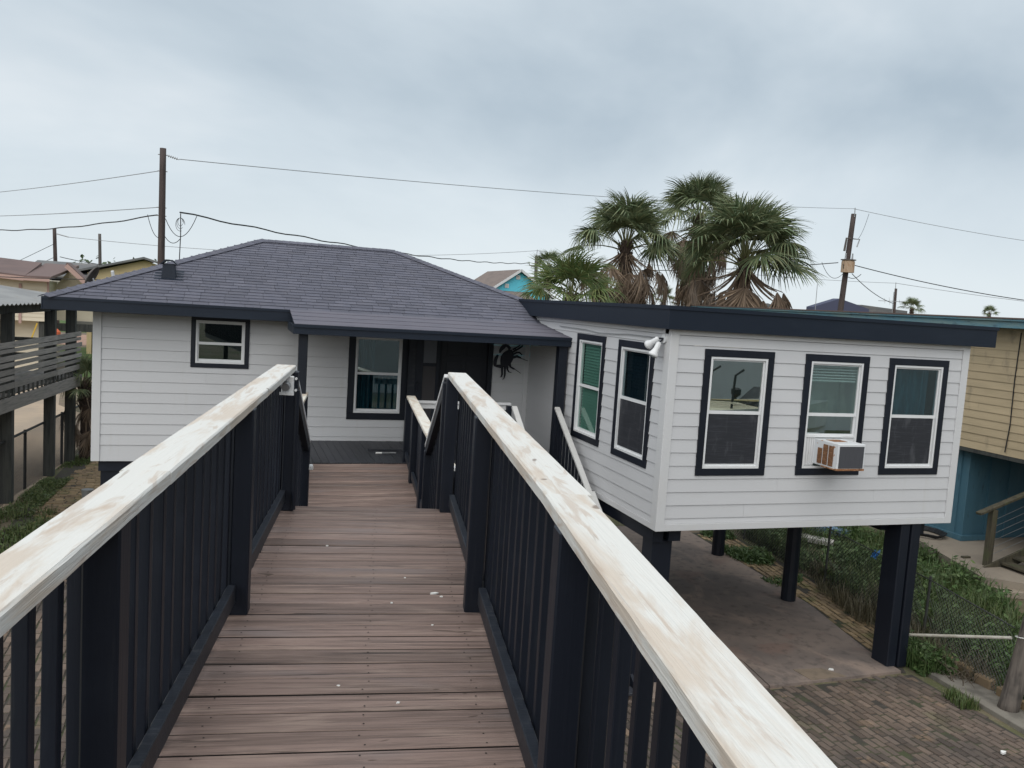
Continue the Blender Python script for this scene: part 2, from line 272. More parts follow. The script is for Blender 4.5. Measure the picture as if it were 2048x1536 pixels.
def put(name, me, parent=None, loc=(0, 0, 0), rot=None, label=None, scale=None):
    o = bpy.data.objects.new(name, me); COL.objects.link(o); loc = Vector(loc)
    if parent: o.parent = parent
    o.location = loc-org(parent)
    ORG[o.name] = loc
    if rot is not None:
        if isinstance(rot, Matrix): o.rotation_euler = rot.to_euler()
        else: o.rotation_euler = rot
    if scale: o.scale = scale
    if label: o['label'] = label
    return o
def thing(name, label, cat, loc=(0, 0, 0), rotz=0, group=None):
    o = bpy.data.objects.new(name, None); COL.objects.link(o); o.location = loc; o.rotation_euler = (0, 0, rotz); o.empty_display_size = .2
    ORG[o.name] = Vector((0, 0, 0)) if rotz else Vector(loc)
    return tag(o, label, cat, group)
def tag(o, label, cat, group=None):
    o['label'] = label; o['category'] = cat
    if group: o['group'] = group
    return o
def kind(o, k, label=None):
    o['kind'] = k
    if label: o['label'] = label
    return o
def lerp(a, b, t): return Vector(a)*(1-t)+Vector(b)*t
def sag(a, b, s, n=24): return [lerp(a, b, i/n)-Vector((0, 0, 4*s*(i/n)*(1-i/n))) for i in range(n+1)]
def inpoly(x, y, P):
    r = False; j = len(P)-1
    for i in range(len(P)):
        if (P[i][1] > y) != (P[j][1] > y) and x < (P[j][0]-P[i][0])*(y-P[i][1])/(P[j][1]-P[i][1])+P[i][0]: r = not r
        j = i
    return r

ZU, ZF = 3.52, 2.49
# ------------------------------------------------------------------ the setting: ground
g = MB(); n = 40
g.add([(-1500, -1500, 0), (1500, -1500, 0), (1500, 1500, 0), (-1500, 1500, 0)], [(0, 1, 2, 3)])
kind(g.build('ground', 'ground'), 'structure', 'sandy ground with patches of thin grass')
def sheet(name, poly, z, m, label):
    return kind(MB().add([(x, y, z) for x, y in poly], [tuple(range(len(poly)))]).build(name, m), 'structure', label)
sheet('driveway', [(-30, 14), (-4.75, 14), (-4.3, 26), (-4.4, 33), (-6.5, 37), (-8.6, 50), (-40, 50)], .004, 'drive', 'tan concrete drive beyond the chain link fence')
sheet('lawn', [(-8.5, 50.5), (-3, 38), (30, 38), (34, 68), (-12, 68)], .006, 'lawn', 'green lawn beyond the white house')
sheet('lawn', [(-45, 86), (40, 86), (40, 120), (-45, 120)], .006, 'lawn', 'far strip of lawn past the road')
sheet('road', [(-120, 70), (120, 70), (120, 83), (-120, 83)], .008, 'road', 'reddish road crossing behind the houses')
sheet('yard', [(-3.6, -8), (9.75, -8), (9.75, 9.44), (2.6, 9.38), (2.4, 15), (-3.2, 15), (-3.2, 30), (-4.2, 30), (-4.2, 19)], .006, 'sandjoint', 'dirty sand bed under the paving bricks')
sheet('brick_bed', [(9.3, 9.6), (9.7, 9.5), (11.1, 12), (11.4, 17), (10.3, 17), (9.9, 12.2), (9.5, 10.3)], .009, 'sandjoint', 'soil under the narrow yellow brick strip')
# concrete slab under the wing, with cracks as real gaps between panels
slabs = [[(2.55, 9.40), (7.25, 9.46), (7.35, 10.25), (7.18, 11.1), (7.5, 12.4), (7.1, 17.6), (2.55, 17.6)],
         [(7.275, 9.462), (9.62, 9.52), (9.66, 10.28), (10.08, 12.2), (10.25, 14.6), (10.42, 17.6), (7.125, 17.6), (7.525, 12.4), (7.205, 11.1), (7.375, 10.25)]]
sl = kind(MB().slab(slabs[0], -.1, .045).build('floor_slab', 'slab'), 'structure', 'stained brown concrete floor under the wing')
kind(MB().slab(slabs[1], -.1, .041).build('floor_slab', 'slab'), 'structure', 'stained brown concrete floor beside the piers')
kind(MB().slab([(8.0, 9.50), (8.62, 9.515), (8.42, 9.82), (7.95, 9.86)], .02, .047).build('concrete_patch', 'patch'), 'structure', 'tan patch at the front edge of the concrete floor')

# ---- paving bricks
def brickmesh(w, l, nm, m='brick'):
    b = MB(); c = .008
    x, y = w/2-.003, l/2-.003
    return b.add([(-x, -y, 0), (x, -y, 0), (x, y, 0), (-x, y, 0), (-x+c, -y+c, .03), (x-c, -y+c, .03), (x-c, y-c, .03), (-x+c, y-c, .03)],
                 [(4, 5, 6, 7), (0, 1, 5, 4), (1, 2, 6, 5), (2, 3, 7, 6), (3, 0, 4, 7)]).raw(nm, m)
BX = [brickmesh(.102, .205, 'brick'), brickmesh(.205, .102, 'brick')]
BY = [brickmesh(.102, .205, 'brick', 'brickyellow'), brickmesh(.205, .102, 'brick', 'brickyellow')]
def pave(poly, parent_name, label, meshes, zbase, matname, ang, nmax, miss=.02, jit=.006, keep=lambda x, y: True):
    """basket-weave field of bricks clipped to poly: the nmax nearest the camera are single objects, the rest one mesh"""
    ca, sa = math.cos(ang), math.sin(ang)
    cx = sum(p[0] for p in poly)/len(poly); cy = sum(p[1] for p in poly)/len(poly); bl = []
    for i in range(-70, 71):
        off = rnd()*.21
        for j in range(-60, 61):
            lx, ly, t = i*.1055, j*.211+off, 0
            x, y = cx+lx*ca-ly*sa, cy+lx*sa+ly*ca
            if inpoly(x, y, poly) and rnd() > miss: bl.append((math.hypot(x, y)+(0 if keep(x, y) else 1000), x, y, t))
    bl.sort()
    root = bpy.data.objects.new(parent_name, None); COL.objects.link(root); root.location = (cx, cy, 0); ORG[root.name] = Vector((cx, cy, 0))
    kind(root, 'structure', label)
    rest = MB()
    for q, (d, x, y, t) in enumerate(bl):
        z = zbase+uni(-.008, .004); r = ang+uni(-.03, .03); tx, ty = uni(-.02, .02), uni(-.02, .02)
        x += uni(-jit, jit); y += uni(-jit, jit)
        if q < nmax: put('brick', meshes[t], root, (x, y, z), (tx, ty, r))
        else:
            X = Matrix.Translation((x, y, z)) @ Matrix.Rotation(r, 4, 'Z') @ Matrix.Rotation(tx, 4, 'X'); me = meshes[t]
            b = len(rest.v); rest.v += [tuple(X @ v.co) for v in me.vertices]; rest.f += [tuple(i+b for i in p.vertices) for p in me.polygons]
    if rest.v: kind(rest.build('brick_field', matname, root, raw=True), 'stuff')
    return root
# camera-visible wedge to the right of the walkway
def seen_right(x, y): return x > .43*y+1.9 and y > 3.9
pave([(2.0, -2), (9.72, -2), (9.72, 9.40), (2.62, 9.34)], 'brick_pavement', 'dark worn brick paving in front of the wing', BX, -.012, 'brick', R(4), 300, keep=seen_right)
pave([(-3.3, -2), (1.98, -2), (2.6, 9.3), (2.5, 14.9), (-2.2, 14.9), (-3.0, 17)], 'brick_pavement', 'brick paving under the raised walkway', BX, -.012, 'brick', R(1), 60, keep=lambda x, y: x < .2*y-.6 or x > .2*y+1.0)
pave([(-3.4, 16), (-2.3, 15.3), (-2.3, 27), (-3.6, 27), (-3.85, 23), (-4.0, 20.6)], 'brick_path', 'narrow yellowish brick path along the house side', BY, -.010, 'brickyellow', R(88), 300, jit=.012)
pave([(9.72, 10.2), (10.12, 12.2), (10.3, 14.6), (10.5, 16.8), (11.3, 16.8), (10.95, 12.2), (10.25, 10.1)], 'brick_strip', 'yellow brick strip between the concrete floor and the fence', BY, -.006, 'brickyellow', R(-8), 300, miss=.05, jit=.015)
kb = MB()
kind(MB().hexa([(9.74, 5.5, -.05), (9.9, 5.5, -.05), (10.12, 9.6, -.05), (9.98, 9.6, -.05), (9.74, 5.5, .075), (9.9, 5.5, .07), (10.12, 9.6, .07), (9.98, 9.6, .075)]).build('kerb', 'kerb', bevel=.012), 'structure', 'old concrete kerb along the paving edge')
kind(MB().slab([(9.91, 5.5), (10.5, 5.5), (10.6, 8.2), (10.3, 9.6), (10.13, 9.6)], -.02, .045).build('verge', 'kerb'), 'structure', 'worn concrete strip beside the fence')
for k in range(7):
    a = lerp((10.35, 7.0, 0), (10.62, 9.9, 0), k/7+.02); b = lerp((10.35, 7.0, 0), (10.62, 9.9, 0), (k+1)/7-.02)
    tag(MB().beam(a+Vector((0, 0, .07+uni(0, .02))), b+Vector((uni(-.02, .02), 0, .07)), .12, .2).build('edging_stone', 'brickyellow', bevel=.02), 'tan stone in the edging row under the fence mesh', 'edging stone', 'edging stones under the fence')

# ------------------------------------------------------------------ RAISED WALKWAY (local axes: x across, y along, turned 9.8 degrees)
TH = R(-9.8)
ww = thing('raised_walkway', 'raised brown plank walkway with black railings and worn white caps', 'walkway', (0, 0, 0), TH)
PU = .1445
pm = [MB().box(-.70, .60, -.0665, .0665, -.019, .019).mesh('plank', 'deck', bevel=.004) for _ in range(3)]
def dark_gap_edges(me):
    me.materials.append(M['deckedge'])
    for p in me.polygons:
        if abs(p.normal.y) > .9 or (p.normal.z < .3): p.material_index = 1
for me_ in pm: dark_gap_edges(me_)
k = 0; u = -1.7
while u < 6.36:
    put('plank', pm[k % 3], ww, (uni(-.012, .012), u+uni(-.0035, .0035), ZU-.019+uni(-.0015, .0025)), (uni(-.006, .006), uni(-.002, .002), R(1.2)+uni(-.0035, .0035))); u += PU; k += 1
postm = MB().box(-.0445, .0445, -.0445, .0445, -.525, .5).mesh('post', 'black', bevel=.006)
for side, vc in ((-1, -.648), (1, .517)):
    for uu in (.1, 2.12, 4.165+(.05 if side > 0 else 0), 6.20+(.05 if side > 0 else 0)):
        put('post', postm, ww, (vc, uu, ZU+.52))
balm = MB().box(-.018, .018, -.018, .018, -.54, .54).mesh('baluster', 'black', bevel=.003)
for side, vb in ((-1, -.722), (1, .592)):
    u = -1.2
    while u < 6.32:
        put('baluster', balm, ww, (vb+uni(-.003, .003), u+uni(-.006, .006), ZU+.475), (uni(-.006, .006), uni(-.006, .006), uni(-.05, .05))); u += .152
for side, vb in ((-1, -.681), (1, .550)):
    segs = (-1.3, .06, 2.075, 4.12, 6.155)
    for a, b in zip(segs, segs[1:]):
        MB().box(vb-.019, vb+.021, a+.09, b-.002, ZU+.065, ZU+.155).build('bottom_rail', 'blackworn', ww, bevel=.004)
def capmesh(pts, w, th, m, name, parent, seed, jit=.0007):
    """rail cap along pts (x,y,z top): subdivided so that its long edges are a little uneven"""
    rs = random.Random(seed); mb = MB(); N_ = 46; ring = []
    pts = [Vector(p) for p in pts]
    d = pts[-1]-pts[0]; x = Vector((d.y, -d.x, 0)).normalized()
    for i in range(N_+1):
        p = lerp(pts[0], pts[-1], i/N_); c = .006
        j = lambda: rs.uniform(-jit, jit)
        e1, e2 = j(), j()
        for ax, az in ((-w/2+c+e1, 0), (w/2-c+e2, 0), (w/2+e2, -c+j()), (w/2+e2+j()*.5, -th), (-w/2+e1, -th), (-w/2+e1+j()*.5, -c+j())):
            mb.v.append(tuple(p+x*ax+Vector((0, 0, az))))
    for i in range(N_):
        for k in range(6): mb.f.append((i*6+k, i*6+(k+1) % 6, (i+1)*6+(k+1) % 6, (i+1)*6+k))
    mb.f.append(tuple(range(6))); mb.f.append(tuple(reversed([N_*6+k for k in range(6)])))
    return mb.build(name, m, parent)
ZC = ZU+1.058
capmesh([(-.630, -1.2, ZC-.002), (-.660, 2.5, ZC+.001)], .132, .04, 'cap', 'rail_cap', ww, 1)
capmesh([(-.664, 2.503, ZC), (-.702, 6.27, ZC)], .142, .04, 'cap', 'rail_cap', ww, 2)
capmesh([(.470, -1.2, ZC), (.548, 2.35, ZC+.001)], .130, .04, 'cap', 'rail_cap', ww, 3)
capmesh([(.556, 2.353, ZC), (.556, 6.33, ZC)], .142, .04, 'cap', 'rail_cap', ww, 4)
nl_ = MB()
for k in range(56):
    for v0 in (-.58, -.01, .44):
        for q in (-.035, .033):
            c = Vector((v0+uni(-.015, .015), -1.7+k*PU+q+uni(-.006, .006), 0))
            if c.y < 6.35: nl_.add([(c.x+math.cos(a_)*.0042, c.y+math.sin(a_)*.0042, ZU+.0035) for a_ in (0, 1.05, 2.09, 3.14, 4.19, 5.24)], [(0, 1, 2, 3, 4, 5)])
kind(nl_.build('nail_heads', 'deckedge', ww, raw=True), 'stuff')
# structure below the planks
for vb in (-.64, .50): MB().box(vb-.02, vb+.02, -1.7, 6.36, ZU-.24, ZU-.04).build('joist', 'blackworn', ww)
MB().box(-.02, .02, -1.7, 6.36, ZU-.24, ZU-.04).build('joist', 'blackworn', ww)
for uu in (2.16, 6.2):
    for vb in (-.58, .44): MB().box(vb-.06, vb+.06, uu-.06, uu+.06, 0, ZU-.04).build('support_post', 'wooddark', ww)
# stairs down to the lower landing
RISE = (ZU-ZF)/6
for k in range(1, 6):
    for q in (0, 1):
        MB().box(-.62, .50, 6.44+(k-1)*.268+q*.136, 6.44+(k-1)*.268+q*.136+.13, ZU-RISE*k-.04, ZU-RISE*k).build('tread', 'deck', ww, bevel=.004)
for vb in (-.66, .535):
    MB().hexa([(vb-.02, 6.40, ZU-.30), (vb+.02, 6.40, ZU-.30), (vb+.02, 7.82, ZF-.26), (vb-.02, 7.82, ZF-.26), (vb-.02, 6.40, ZU-.04), (vb+.02, 6.40, ZU-.04), (vb+.02, 7.82, ZF), (vb-.02, 7.82, ZF)]).build('stair_stringer', 'black', ww)
for va, vb, ua in ((-.672, -.665, 6.28), (.502, .455, 6.34)):
    MB().beam((va, ua, ZC-.03), (vb, 7.68, 3.77), .088, .03).build('stair_rail_cap', 'trimwhite', ww, bevel=.003)
    MB().beam((va+(-.004 if va < 0 else .004), ua, ZC-.092), (vb+(-.004 if va < 0 else .004), 7.68, 3.708), .084, .09).build('stair_rail', 'black', ww)
    MB().box(vb-.046, vb+.043, 7.62, 7.709, ZF-.3, 3.73).build('post', 'black', ww, bevel=.006)
    MB().box(va-.05, va+.04, 6.31, 6.40, ZU-.4, ZC-.08).build('post', 'black', ww, bevel=.006)
    for k in range(9):
        t = (k+.6)/9.4; uu = ua+(7.65-ua)*t; vv = va+(vb-va)*t+(-.03 if va < 0 else .03); zt = lerp((0, 0, ZC-.12), (0, 0, 3.68), t).z; zb = ZU-(uu-6.4)/1.42*(ZU-ZF)-.15
        MB().box(vv-.019, vv+.019, uu-.019, uu+.019, max(zb, ZF), zt).build('baluster', 'black', ww)
# ------------------------------------------------------------------ LOWER LANDING
ld = thing('landing_deck', 'lower brown plank landing between the steps and the porch', 'deck', (1.4, 10.4, ZF))
def lx(y): return .345+.1356*(y-7.75)
def rx(y): return 1.965+.1356*(y-7.75)
y = 7.84
while y < 13.03:
    a, b = lx(y)-.04, rx(y)+.06
    MB().box(a+uni(-.01, .01), b, y-.066+uni(-.003, .003), y+.066, ZF-.038, ZF+uni(-.002, .002)).build('plank', 'deck', ld, bevel=.004); dark_gap_edges(COL.objects[-1].data); y += .1445
for fx in (lx, rx):
    off = .0 if fx is lx else 0.02
    for yy in (7.72, 9.98, 11.6, 13.14):
        x = fx(yy)+(.0 if fx is lx else .0); MB().box(x-.045, x+.045, yy-.045, yy+.045, 0 if yy in (7.72, 13.14) else ZF-.25, 3.51).build('post', 'black', ld, bevel=.005)
    y = 7.9
    while y < 13.05:
        x = fx(y)+(-.05 if fx is lx else .06); MB().box(x-.019, x+.019, y-.019, y+.019, ZF-.02, 3.50).build('baluster', 'black', ld); y += .14
    MB().hexa([(fx(7.8)-.02, 7.8, ZF+.08), (fx(7.8)+.02, 7.8, ZF+.08), (fx(13.1)+.02, 13.1, ZF+.08), (fx(13.1)-.02, 13.1, ZF+.08), (fx(7.8)-.02, 7.8, ZF+.17), (fx(7.8)+.02, 7.8, ZF+.17), (fx(13.1)+.02, 13.1, ZF+.17), (fx(13.1)-.02, 13.1, ZF+.17)]).build('bottom_rail', 'blackworn', ld)
    MB().box(0, .04, 0, 0.01, 0, .01)
    MB().hexa([(fx(7.8)-.02, 7.8, ZF-.26), (fx(7.8)+.02, 7.8, ZF-.26), (fx(13.05)+.02, 13.05, ZF-.26), (fx(13.05)-.02, 13.05, ZF-.26), (fx(7.8)-.02, 7.8, ZF-.05), (fx(7.8)+.02, 7.8, ZF-.05), (fx(13.05)+.02, 13.05, ZF-.05), (fx(13.05)-.02, 13.05, ZF-.05)]).build('joist', 'blackworn', ld)
capmesh([(rx(7.65)+.045, 7.65, 3.55), (rx(13.25)+.045, 13.25, 3.55)], .14, .038, 'caplow', 'rail_cap', ld, 5)
capmesh([(lx(7.65)-.03, 7.65, 3.55), (lx(13.36)-.03, 13.36, 3.55)], .14, .038, 'caplow', 'rail_cap', ld, 6)
MB().box(.22, .725, 7.63, 7.72, 3.515, 3.552).build('rail_cap', 'trimwhite', ld, bevel=.003)
MB().box(1.755, 2.05, 7.56, 7.65, 3.515, 3.552).build('rail_cap', 'trimwhite', ld, bevel=.003)

# ------------------------------------------------------------------ THE WHITE HOUSE
house = thing('white_house', 'white lap-sided stilt house with black trim and dark shingle roof', 'house', (4, 15, 0))
YM, YW, XW, XE = 15.09, 9.67, 5.40, 10.35
EXP = .178
def siding(parent, Xf, x0, x1, zlines, holes, m='siding', th=.02, lap=.0115, inset=0):
    """lap boards on a wall; local x along wall, local y outward is negative; Xf = local->world"""
    for za, zb in zip(zlines, zlines[1:]):
        cuts = sorted({x0, x1} | {c for h in holes for c in h[:2] if x0 < c < x1})
        runs = []
        for a, b in zip(cuts, cuts[1:]):
            segs = [(za, zb)]
            for hx0, hx1, hz0, hz1 in holes:
                if hx0 < (a+b)/2 < hx1:
                    ns = []
                    for s0, s1 in segs:
                        if hz1 <= s0 or hz0 >= s1: ns.append((s0, s1))
                        else:
                            if hz0 > s0+.004: ns.append((s0, hz0))
                            if hz1 < s1-.004: ns.append((hz1, s1))
                    segs = ns
            for sg in segs:
                if runs and runs[-1][1] == a and runs[-1][2] == sg: runs[-1] = (runs[-1][0], b, sg)
                else: runs.append((a, b, sg))
        cut = []
        for a, b, sg in runs:
            if b-a > 2.2 and rnd() < .55:
                c_ = uni(a+.6, b-.6); cut += [(a, c_-.0012, sg), (c_+.0012, b, sg)]
            else: cut.append((a, b, sg))
        for a, b, (s0, s1) in cut:
            o0 = lap*(1-(s0-za)/(zb-za)); o1 = lap*(1-(s1-za)/(zb-za))
            q = uni(-.0006, .0006)
            MB(Xf).hexa([(a, 0, s0), (b, 0, s0), (b, -th*.4-o0+q, s0), (a, -th*.4-o0+q, s0), (a, 0, s1-.0035), (b, 0, s1-.0035), (b, -th*.4-o1, s1-.0035), (a, -th*.4-o1, s1-.0035)]).build('siding_board', m, parent)
def frontX(y): return Matrix.Translation((0, y, 0))
LEFTX = Matrix(((0, 1, 0, XW), (-1, 0, 0, 0), (0, 0, 1, 0), (0, 0, 0, 1)))   # local (s, o, z) -> world (XW+o, -s, z): s grows toward the viewer

def rows(z0, z1, first):
    r = [z0]; z = first
    while z < z1-.03: r.append(z); z += EXP
    return r+[z1]

# ---- windows
def window(nm, Xf, x0, x1, z0, z1, up, low, casing=.098, mid=None, label=None, low_screen=True):
    w = bpy.data.objects.new(nm, None); COL.objects.link(w); w.parent = house
    c = Xf @ Vector(((x0+x1)/2, 0, z0)); w.location = c-org(house); ORG[w.name] = c
    if label: w['label'] = label
    cs = casing; mid = mid or (z0+z1)/2
    for a in ((x0, x1, z0, z0+cs), (x0, x1, z1-cs, z1), (x0, x0+cs, z0+cs, z1-cs), (x1-cs, x1, z0+cs, z1-cs)):
        MB(Xf).box(a[0], a[1], -.034, .02, a[2], a[3]).build('casing', 'black', w, bevel=.004)
    a0, a1, b0, b1 = x0+cs, x1-cs, z0+cs, z1-cs; t = .03
    fr = MB(Xf)
    fr.box(a0, a1, -.026, .06, b0, b0+t); fr.box(a0, a1, -.026, .06, b1-t, b1); fr.box(a0, a0+t, -.026, .06, b0+t, b1-t); fr.box(a1-t, a1, -.026, .06, b0+t, b1-t)
    fr.build('frame', 'vinyl', w)
    up_s = MB(Xf); s = .022
    up_s.box(a0+t, a1-t, .0, .03, mid-.025, mid+.02).box(a0+t, a0+t+s, .0, .03, mid+.02, b1-t).box(a1-t-s, a1-t, 0, .03, mid+.02, b1-t).box(a0+t+s, a1-t-s, 0, .03, b1-t-s, b1-t)
    up_s.build('sash', 'vinyl', w)
    MB(Xf).box(a0+t+s, a1-t-s, .013, .017, mid+.02, b1-t-s).build('pane', up.get('glass', 'glass'), w)
    if low:
        lb = low.get('bottom', b0+t)
        ls = MB(Xf); ls.box(a0+t, a1-t, .012, .045, lb, lb+.04).box(a0+t, a0+t+s, .012, .045, lb+.04, mid-.025).box(a1-t-s, a1-t, .012, .045, lb+.04, mid-.025)
        ls.build('sash', 'vinyl', w)
        MB(Xf).box(a0+t+s, a1-t-s, .026, .030, lb+.04, mid-.025).build('pane', low.get('glass', 'glasslow'), w)
        if low.get('screen'):
            MB(Xf).box(a0+t+.004, a1-t-.03, .004, .006, lb+.03, mid-.03).build('insect_screen', 'screen', w)
    inn = MB(Xf); D = .55
    inn.add([(a0-.1, .065, b0-.1), (a1+.1, .065, b0-.1), (a1+.1, D, b0-.1), (a0-.1, D, b0-.1), (a0-.1, .065, b1+.1), (a1+.1, .065, b1+.1), (a1+.1, D, b1+.1), (a0-.1, D, b1+.1)],
            [(0, 1, 2, 3), (7, 6, 5, 4), (1, 5, 6, 2), (2, 6, 7, 3), (3, 7, 4, 0)])
    inn.build('room_interior', up.get('room', 'dark'), w)
    for d in (up, low or {}):
        bl = d.get('blind')
        if bl:
            m, za, zb, stp, wd = bl; z = zb; n = 0
            while z > za:
                hh_ = .006 if m == 'whiteblind' else .0205; yo = .05
                MB(Xf).hexa([(a0+t+.05, yo, z-hh_), (a1-t-.01, yo, z-hh_), (a1-t-.01, yo+wd*.5, z+hh_), (a0+t+.05, yo+wd*.5, z+hh_), (a0+t+.05, yo-.002, z-hh_), (a1-t-.01, yo-.002, z-hh_), (a1-t-.01, yo+wd*.5-.002, z+hh_), (a0+t+.05, yo+wd*.5-.002, z+hh_)]).build('blind_slat', m, w)
                z -= stp
            MB(Xf).box(a0+t+.05, a1-t-.01, .065, .09, z-.01, z+.012).build('blind_rail', m, w)
        if d.get('curtain'):
            m, za, zb, xa, xb = d['curtain']; mb = MB(Xf); nn_ = 26
            for i in range(nn_+1):
                x = xa+(xb-xa)*i/nn_; yy = .12+.03*math.sin(i*1.9)+.012*math.sin(i*.7); mb.v += [tuple(Xf @ Vector((x, yy, za))), tuple(Xf @ Vector((x, yy*.9, zb)))]
            mb.f += [(2*i, 2*i+2, 2*i+3, 2*i+1) for i in range(nn_)]
            mb.build('curtain', m, w)
    return w
FX = frontX(YW)
window('window', FX, 5.90, 6.98, 3.0, 4.70, dict(room='reflroom'), dict(screen=True), mid=3.86)
window('window', FX, 7.49, 8.57, 3.0, 4.70, dict(room='reflroom', glass='glassmid', blind=('whiteblind', 4.33, 4.57, .04, .03)), dict(bottom=3.545, glass='glass'), mid=3.86, label='window with its lower sash raised over the air conditioner')
window('window', FX, 8.925, 10.005, 3.0, 4.70, dict(curtain=('curtain', 3.85, 4.62, 9.1, 9.75), glass='glasslow'), dict(screen=True), mid=3.86)
window('window', LEFTX, -12.74, -11.64, 3.02, 4.72, dict(glass='glassclear', blind=('greenblind', 3.90, 4.60, .047, .035)), dict(glass='glassclear', blind=('greenblind', 3.14, 3.86, .047, .035)), mid=3.89, label='window with closed green blinds')
window('window', LEFTX, -11.17, -10.06, 3.01, 4.71, dict(glass='glasslow', blind=('blueblind', 3.9, 4.58, .047, .035)), dict(screen=True), mid=3.88)
FM = frontX(YM)
window('window', FM, -.67, .27, 3.725, 4.60, dict(glass='glasslow'), dict(glass='glasslow'), casing=.075, mid=4.14, label='small square window in the front wall')
window('window', FM, 1.97, 3.05, 2.88, 4.50, dict(glass='glasslow', room='interior', curtain=('curtain', 3.8, 4.4, 2.1, 2.45)), dict(glass='glasslow', curtain=('curtain', 3.0, 3.7, 2.12, 2.88)), casing=.12, mid=3.72)
# ---- walls
wall = MB().box(-2.13, 5.38, YM+.03, YM+.045, 4.55, 4.6).build('wall', 'siding', house, label='white lap siding front wall of the main block')
zl = rows(2.11, 4.62, 2.382)
hol = [(-.64, .24, 3.755, 4.57), (2.02, 3.0, 2.93, 4.62), (3.62, 4.62, 2.49, 4.62)]
siding(wall, FM, -2.04, 5.37, zl, hol)
MB().box(-2.165, -2.035, YM-.032, YM+.10, 2.11, 4.62).build('corner_trim', 'trimwhite', house, bevel=.003)
MB().box(5.30, 5.385, YM-.028, YM, 2.49, 4.62).build('corner_trim', 'trimwhite', house)
# side walls and rear walls of the main block, plain boards
MB().box(-2.16, -2.10, YM+.11, 20.4, 2.11, 4.6).build('wall_panel', 'siding', house)
MB().box(-2.1, 5.4, 20.34, 20.4, 2.11, 4.6).build('wall_panel', 'siding', house)
wf = MB().box(XW+.12, XE-.12, YW+.03, YW+.045, 4.75, 4.95).build('wall', 'siding', house, label='white lap siding front wall of the wing')
hw = [(5.94, 6.94, 3.04, 4.66), (7.53, 8.53, 3.04, 4.66), (8.965, 9.965, 3.04, 4.66)]
siding(wf, FX, XW+.10, XE-.10, rows(2.345, 4.86, 2.42), hw)
MB(FX).box(XW+.004, XE-.004, -.026, 0, 2.25, 2.342).build('base_trim', 'trimwhite', house, bevel=.003)
MB(FX).box(XW+.004, XE-.004, -.028, 0, 4.862, 4.955).build('frieze_board', 'trimwhite', house, bevel=.003)
MB(FX).box(XW-.026, XW+.098, -.030, .02, 2.25, 4.955).build('corner_trim', 'trimwhite', house, bevel=.003)
MB(FX).box(XE-.098, XE+.026, -.030, .02, 2.25, 4.955).build('corner_trim', 'trimwhite', house, bevel=.003)
wl_ = MB().box(XW+.03, XW+.045, YW+.12, 15.0, 4.75, 4.95).build('wall', 'siding', house, label='white lap siding side wall of the wing')
hl = [(-12.70, -11.68, 3.06, 4.68), (-11.13, -10.10, 3.05, 4.67)]
siding(wl_, LEFTX, -15.07, -YW-.13, rows(2.335, 4.86, 2.42), hl)
MB(LEFTX).box(-15.07, -YW-.03, -.026, 0, 2.25, 2.332).build('base_trim', 'trimwhite', house, bevel=.003)
MB(LEFTX).box(-15.07, -YW-.03, -.028, 0, 4.862, 4.97).build('frieze_board', 'trimwhite', house, bevel=.003)
MB(LEFTX).box(-YW-.128, -YW+.024, -.028, 0, 2.25, 4.955).build('corner_trim', 'trimwhite', house, bevel=.003)
MB().box(XE-.05, XE, YW+.12, 15.4, 2.25, 4.95).build('wall_panel', 'siding', house)
MB().box(XW+.05, XE, YW+.1, 15.4, 2.27, 2.33).build('floor_deck', 'wooddark', house)
# ---- door, storm door
dr = MB().box(3.66, 4.58, YM+.05, YM+.09, ZF+.02, 4.62).build('door', 'door', house, bevel=.004)
for a in ((3.60, 3.67, ZF, 4.62), (4.57, 4.66, ZF, 4.62)): MB().box(a[0], a[1], YM-.04, YM+.1, a[2], a[3]).build('door_frame', 'black', dr, bevel=.004)
for za, zb in ((2.62, 3.25), (3.38, 4.0), (4.1, 4.5)):
    for xa in (3.78, 4.16): MB().box(xa, xa+.3, YM+.042, YM+.05, za, zb).build('door_panel', 'door', dr, bevel=.004)
st = thing('storm_door', 'open black storm door folded back beside the porch window', 'door', (3.0, 14.9, ZF+.03)) if False else None
sdm = MB()
sd_ = MB().box(3.03, 3.16, 14.93, 14.965, ZF+.04, 4.6).build('storm_door', 'blackworn', house, bevel=.003, label='black storm door folded open against the wall')
for a in ((3.16, 3.30, ZF+.3, 4.6), (3.54, 3.60, ZF+.04, 4.6)): MB().box(a[0], a[1], 14.93, 14.965, a[2], a[3]).build('stile', 'black', sd_, bevel=.003)
for a in ((3.30, 3.54, ZF+.04, ZF+.34), (3.30, 3.54, 3.90, 3.96), (3.30, 3.54, 4.52, 4.6)): MB().box(a[0], a[1], 14.93, 14.965, a[2], a[3]).build('rail', 'black', sd_, bevel=.003)
MB().box(3.30, 3.54, 14.945, 14.95, 3.96, 4.52).build('pane', 'greyglass', sd_); MB().box(3.30, 3.54, 14.945, 14.95, ZF+.34, 3.90).build('pane', 'screendoor', sd_)
MB().tube([(3.2, 14.92, 3.45), (3.2, 14.88, 3.45), (3.2, 14.88, 3.6), (3.2, 14.92, 3.6)], .012, 6).build('handle', 'black', sd_)
